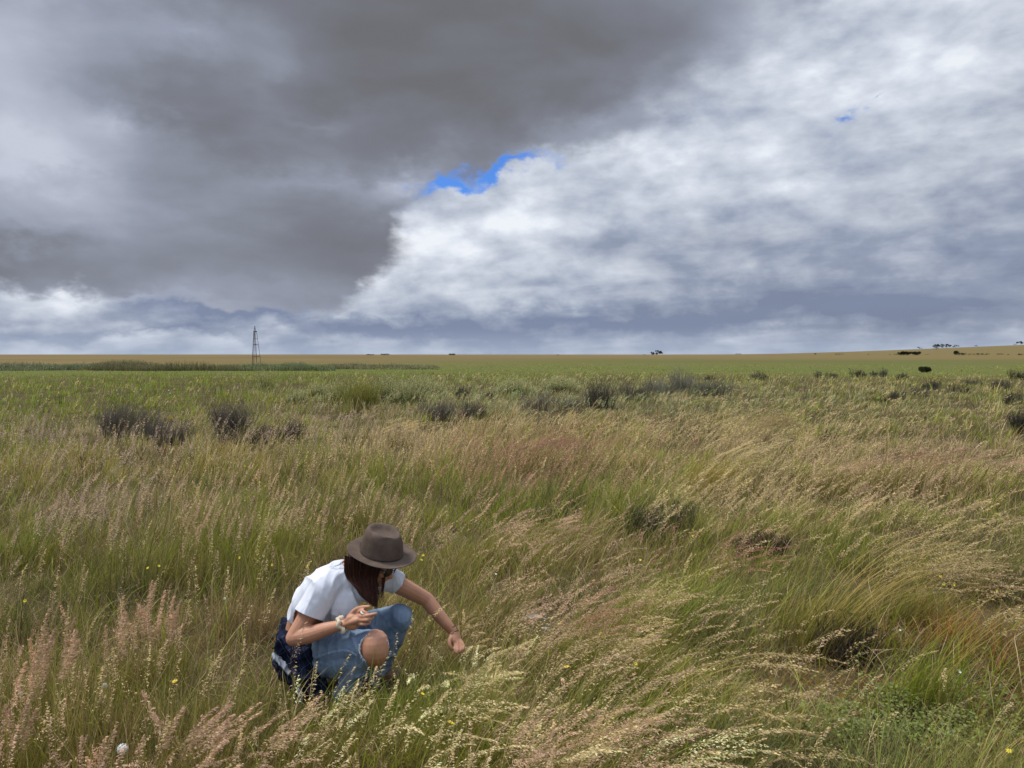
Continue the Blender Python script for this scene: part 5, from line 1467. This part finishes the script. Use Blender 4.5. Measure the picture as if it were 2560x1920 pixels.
# ================================================================== flowers
def place_h(px, py, h):
    """point at height h above the flat near ground seen at a pixel"""
    y = (CAMZ - h) * FPX / max(py - 886, 5)
    for _ in range(6):
        x = (px - 1280) / FPX * y; gz = float(ground_z(x, y)); y = (CAMZ - h - gz) * FPX / max(py - 886, 5)
    p = at(px, py, y); return Vector((p.x, p.y, float(ground_z(p.x, p.y)))), p.z
M_YEL = noise_mat('yellow_petals', (.70, .55, .02), (.80, .66, .06), 60, .6)
M_YC = noise_mat('flower_centre', (.45, .22, .01), (.6, .33, .02), 60, .8)
M_STALK = noise_mat('green_stalk', (.10, .14, .03), (.14, .18, .05), 40, .7)
M_WHITE = noise_mat('white_petals', (.68, .68, .62), (.78, .78, .74), 60, .6)
def daisy_mesh(r, petals, name):
    bm = bmesh.new()
    for i in range(petals):
        a = math.tau * i / petals; t = Vector((math.cos(a), math.sin(a), 0)); s_ = Vector((-math.sin(a), math.cos(a), 0))
        z = lambda q: Vector((0, 0, r * .25 * math.sin(q * 2.2)))
        pts = [t * r * .15 + s_ * r * .06 , t * r * .6 + s_ * r * .20 + z(.6), t * r + s_ * r * .05 + z(1), t * r - s_ * r * .05 + z(1), t * r * .6 - s_ * r * .20 + z(.6), t * r * .15 - s_ * r * .06]
        bm.faces.new([bm.verts.new(p) for p in pts])
    return to_me(bm, name)
def flower(px, py, r, label, group, mat, cmat, hgt, cat='flower', nm='yellow_flower', petals=9):
    g, zt = place_h(px, py, hgt); h = zt - g.z
    root = empty(nm, g, label, cat, group)
    o = link('petals', daisy_mesh(r, petals, 'petals'), mat, root, (0, 0, h)); o.rotation_euler = (random.uniform(.1, .9), random.uniform(-.4, .4), random.uniform(0, 6))
    bm = bmesh.new(); add_ball(bm, Vector((0, 0, r * .08)), (r * .3, r * .3, r * .16), None, 10)
    o2 = link('flower_centre', to_me(bm, 'flower_centre'), cmat, root, (0, 0, h)); o2.rotation_euler = o.rotation_euler
    bm = bmesh.new(); add_tube(bm, [(Vector((.02, 0, 0)), .0012), (Vector((.012, .005, h * .5)), .0011), (Vector((0, 0, h - r * .05)), .001)], seg=5)
    link('stalk', to_me(bm, 'stalk'), M_STALK, root)
    return root
flower(1108, 1750, .014, 'yellow daisy in the cream plumes right of the person\'s knees', 'near yellow daisies', M_YEL, M_YC, .30)
flower(1127, 1808, .017, 'brightest yellow daisy, low in the grass below the cream plumes', 'near yellow daisies', M_YEL, M_YC, .28)
flower(1056, 1735, .010, 'small yellow daisy just above and left of the brightest one', 'near yellow daisies', M_YEL, M_YC, .28)
flower(437, 1704, .014, 'yellow daisy in the brown grass left of the person', 'near yellow daisies', M_YEL, M_YC, .28)
flower(1416, 1668, .016, 'yellow daisy in front of the straw tussock at bottom centre', 'near yellow daisies', M_YEL, M_YC, .28)
flower(1440, 1745, .014, 'tall yellow daisy among the pink plumes at bottom centre', 'near yellow daisies', M_YEL, M_YC, .32)
flower(1787, 1828, .012, 'yellow daisy in the lower right green grass', 'near yellow daisies', M_YEL, M_YC, .28)
small = [(1058, 1388), (1052, 1400), (1095, 1405), (1148, 1430), (798, 1293), (783, 1382), (727, 1394), (768, 1414), (925, 1291), (902, 1322), (662, 1390), (680, 1412), (1400, 1560), (1500, 1585), (1518, 1580), (1655, 1397), (1648, 1380),
         (1735, 1325), (1730, 1340), (1702, 1358), (1570, 1495), (1766, 1435), (1540, 1275), (1537, 1268), (1410, 1312), (2405, 1380), (2352, 1418), (2350, 1440), (2386, 1462), (2406, 1424), (2358, 1462), (2062, 1655), (2034, 1360), (2018, 1388),
         (2492, 1478), (2500, 1500), (395, 1415), (428, 1420), (340, 1500), (65, 1502), (372, 1420), (545, 1395), (600, 1394), (650, 1385), (740, 1392), (870, 1350), (560, 1330), (240, 1490), (1855, 1150), (1768, 1065), (1545, 1320),
         (1820, 1240), (1000, 1125), (1230, 1118), (1234, 1122), (640, 1195), (650, 1205), (590, 1160), (610, 1165), (663, 1215), (1590, 1660), (2524, 1878), (1950, 1500), (1600, 1400), (1330, 1290), (1236, 1420)]
g0, z0 = place_h(*small[0], .33)
proto = empty('yellow_flower', g0, 'tiny yellow daisy dotted through the grass', 'flower', 'tiny yellow daisies')
fl = link('petals', daisy_mesh(.011, 7, 'petals'), M_YEL, proto, (0, 0, z0 - g0.z)); fl.rotation_euler = (.8, .1, 0)
bm = bmesh.new(); add_tube(bm, [(Vector((.01, 0, 0)), .0012), (Vector((0, 0, z0 - g0.z)), .001)], seg=4, n=1); stk = link('stalk', to_me(bm, 'stalk'), M_STALK, proto)
REG = [(0, 500, 1100, 1700, 'tiny yellow daisy in the pink grass at the far left'), (500, 830, 1250, 1500, 'tiny yellow daisy in the grass left of the hat'),
       (830, 1000, 1250, 1400, 'tiny yellow daisy in the grass just behind the hat'), (1000, 1260, 1300, 1500, 'tiny yellow daisy in the grass right of the hat'),
       (560, 700, 1150, 1249, 'tiny yellow daisy in the gold patch of the left field'), (900, 1300, 1100, 1249, 'tiny yellow daisy in the centre of the straw grass'),
       (1300, 1600, 1260, 1450, 'tiny yellow daisy around the dry clump in the middle'), (1360, 1620, 1451, 1700, 'tiny yellow daisy among the plumes right of the bare soil'),
       (1621, 1800, 1300, 1500, 'tiny yellow daisy by the grey green rushy clump'), (2300, 2560, 1370, 1520, 'tiny yellow daisy in the dark grass at the right edge'),
       (1940, 2100, 1300, 1700, 'tiny yellow daisy beside the largest sweeping tussock'), (1600, 1950, 1000, 1260, 'tiny yellow daisy near the pale wave of grass')]
def reg(px, py):
    for a, b, c, d, l in REG:
        if a <= px <= b and c <= py <= d: return l
    return 'tiny yellow daisy dotted alone through the grass'
proto['label'] = reg(*small[0])
for (px, py) in small[1:]:
    g, zt = place_h(px + random.uniform(-3, 3), py, .33)
    r = proto.copy(); COL.objects.link(r); r['label'] = reg(px, py); r.location = g; k = max(1, g.y / 7) ** .6
    for ch in (fl, stk):
        c = ch.copy(); COL.objects.link(c); c.parent = r
        if ch is fl: c.location = (0, 0, zt - g.z); c.scale = (k, k, k); c.rotation_euler = (random.uniform(.3, 1.2), random.uniform(-.4, .4), random.uniform(0, 6))
# white specks in the green field at the left
whites = [(8, 997), (105, 985), (95, 1002), (236, 1000), (292, 975), (352, 974), (335, 979), (422, 976), (425, 983), (295, 985), (242, 983), (1440, 1130), (2250, 1575), (1510, 1660), (2400, 1680), (1240, 1435)]
gw, zw = place_h(*whites[0], .5)
wp = empty('white_flower', gw, 'small white flower head above the green field at left', 'flower', 'small white flowers')
wf = link('petals', daisy_mesh(.011, 10, 'petals'), M_WHITE, wp, (0, 0, zw - gw.z)); wf.rotation_euler = (.8, 0, 0)
ws = link('stalk', stk.data, None, wp)
for (px, py) in whites[1:]:
    g, zt = place_h(px, py, .5 if py < 1100 else .33); r = wp.copy(); COL.objects.link(r)
    r['label'] = 'small white flower head above the green field at left' if py < 1100 else {1440: 'small white flower right of the red-brown grass in the middle', 2250: 'small white flower just above the rust-coloured patch', 1510: 'small white flower right of the rosy plumes', 2400: 'small white flower inside the rust-coloured patch', 1240: 'small white flower right of the hat'}[px]; r.location = g; k = max(.6, g.y / 17)
    for ch in (wf, ws):
        c = ch.copy(); COL.objects.link(c); c.parent = r
        if ch is wf: c.location = (0, 0, zt - g.z); c.scale = (k, k, k)
# dandelion clocks
M_FLUFF = noise_mat('seed_fluff', (.60, .60, .57), (.75, .75, .71), 60, .9)
def clock(px, py, r, label, hgt=.30):
    g, zt = place_h(px, py, hgt); h = zt - g.z
    root = empty('dandelion_clock', g, label, 'dandelion', 'white dandelion clocks')
    bm = bmesh.new(); rnd = random.Random(px)
    for i in range(330):
        d = Vector((rnd.gauss(0, 1), rnd.gauss(0, 1), rnd.gauss(0, 1) + .35)).normalized(); e = d * r * rnd.uniform(.8, 1.05); s_ = d.cross(Vector((rnd.random(), rnd.random(), rnd.random()))).normalized(); u_ = d.cross(s_)
        bm.faces.new([bm.verts.new(p) for p in (e + s_ * r * .11, e + u_ * r * .11, e - s_ * r * .11, e - u_ * r * .11)])
        bm.faces.new([bm.verts.new(p) for p in (d * r * .1, e + s_ * r * .015, e - s_ * r * .015)])
    link('seed_ball', to_me(bm, 'seed_ball'), M_FLUFF, root, (0, 0, h))
    bm = bmesh.new(); add_tube(bm, [(Vector((.02, 0, 0)), .0017), (Vector((0, 0, h)), .0013)], seg=6); link('stalk', to_me(bm, 'stalk'), M_STALK, root)
clock(306, 1873, .020, 'largest white dandelion clock, low at the bottom left')
clock(262, 1714, .011, 'grey white dandelion clock among pink plumes at left')
clock(51, 1734, .010, 'white dandelion clock near the left edge')
clock(562, 1497, .009, 'white dandelion clock in the olive grass left of the shirt', .28)

# dark dry dock stalks in the left field
def stalk(px, py, hpx, label, lean):
    base = ray_ground(px, py, 3, 60); s = base.y / FPX; h = hpx * s * 1.35
    root = empty('dry_stalk', base, label, 'dry stalk', 'dark dry stalks in the left field')
    m = 5; ph = np.array([0, .5, 3.0, -.4, 2.6]); st = np.array([0, .35, .5, .6, .7])
    P = np.stack([np.sin(lean) * st * h, 0 * st, np.cos(lean) * st * h], -1); L = h * np.array([1, .4, .35, .3, .2])
    c = np.tile(np.array((.075, .040, .022)), (m, 1))
    v, f, c_, cl = strips(P, L, np.array([lean, .5, .5, .6, .5]), np.array([lean, .25, .3, .4, .4]), ph, np.full(m, max(.006, s * 1.3)), 5, c, c, side=np.zeros(m), wpow=.25)
    A = Acc(); A.add(v, f, c_); A.add(*spikelets(cl, .6, 14, s * 2.6, c * 1.1, s * 1.5, wind=(0, 0), shape=.6)); A.obj('stem', M_GRASS, root)
stalk(355, 1215, 92, 'tallest dark branching dock stalk in the left field', .02)
stalk(392, 1192, 72, 'dark dock stalk leaning right, beside the tallest one', .30)
stalk(310, 1200, 70, 'thin dark stalk left of the tallest one', .0)
stalk(208, 1210, 60, 'short dark stalk farther left in the gold grass', -.05)
stalk(428, 1215, 60, 'slanting dark stalk right of the leaning one', .35)
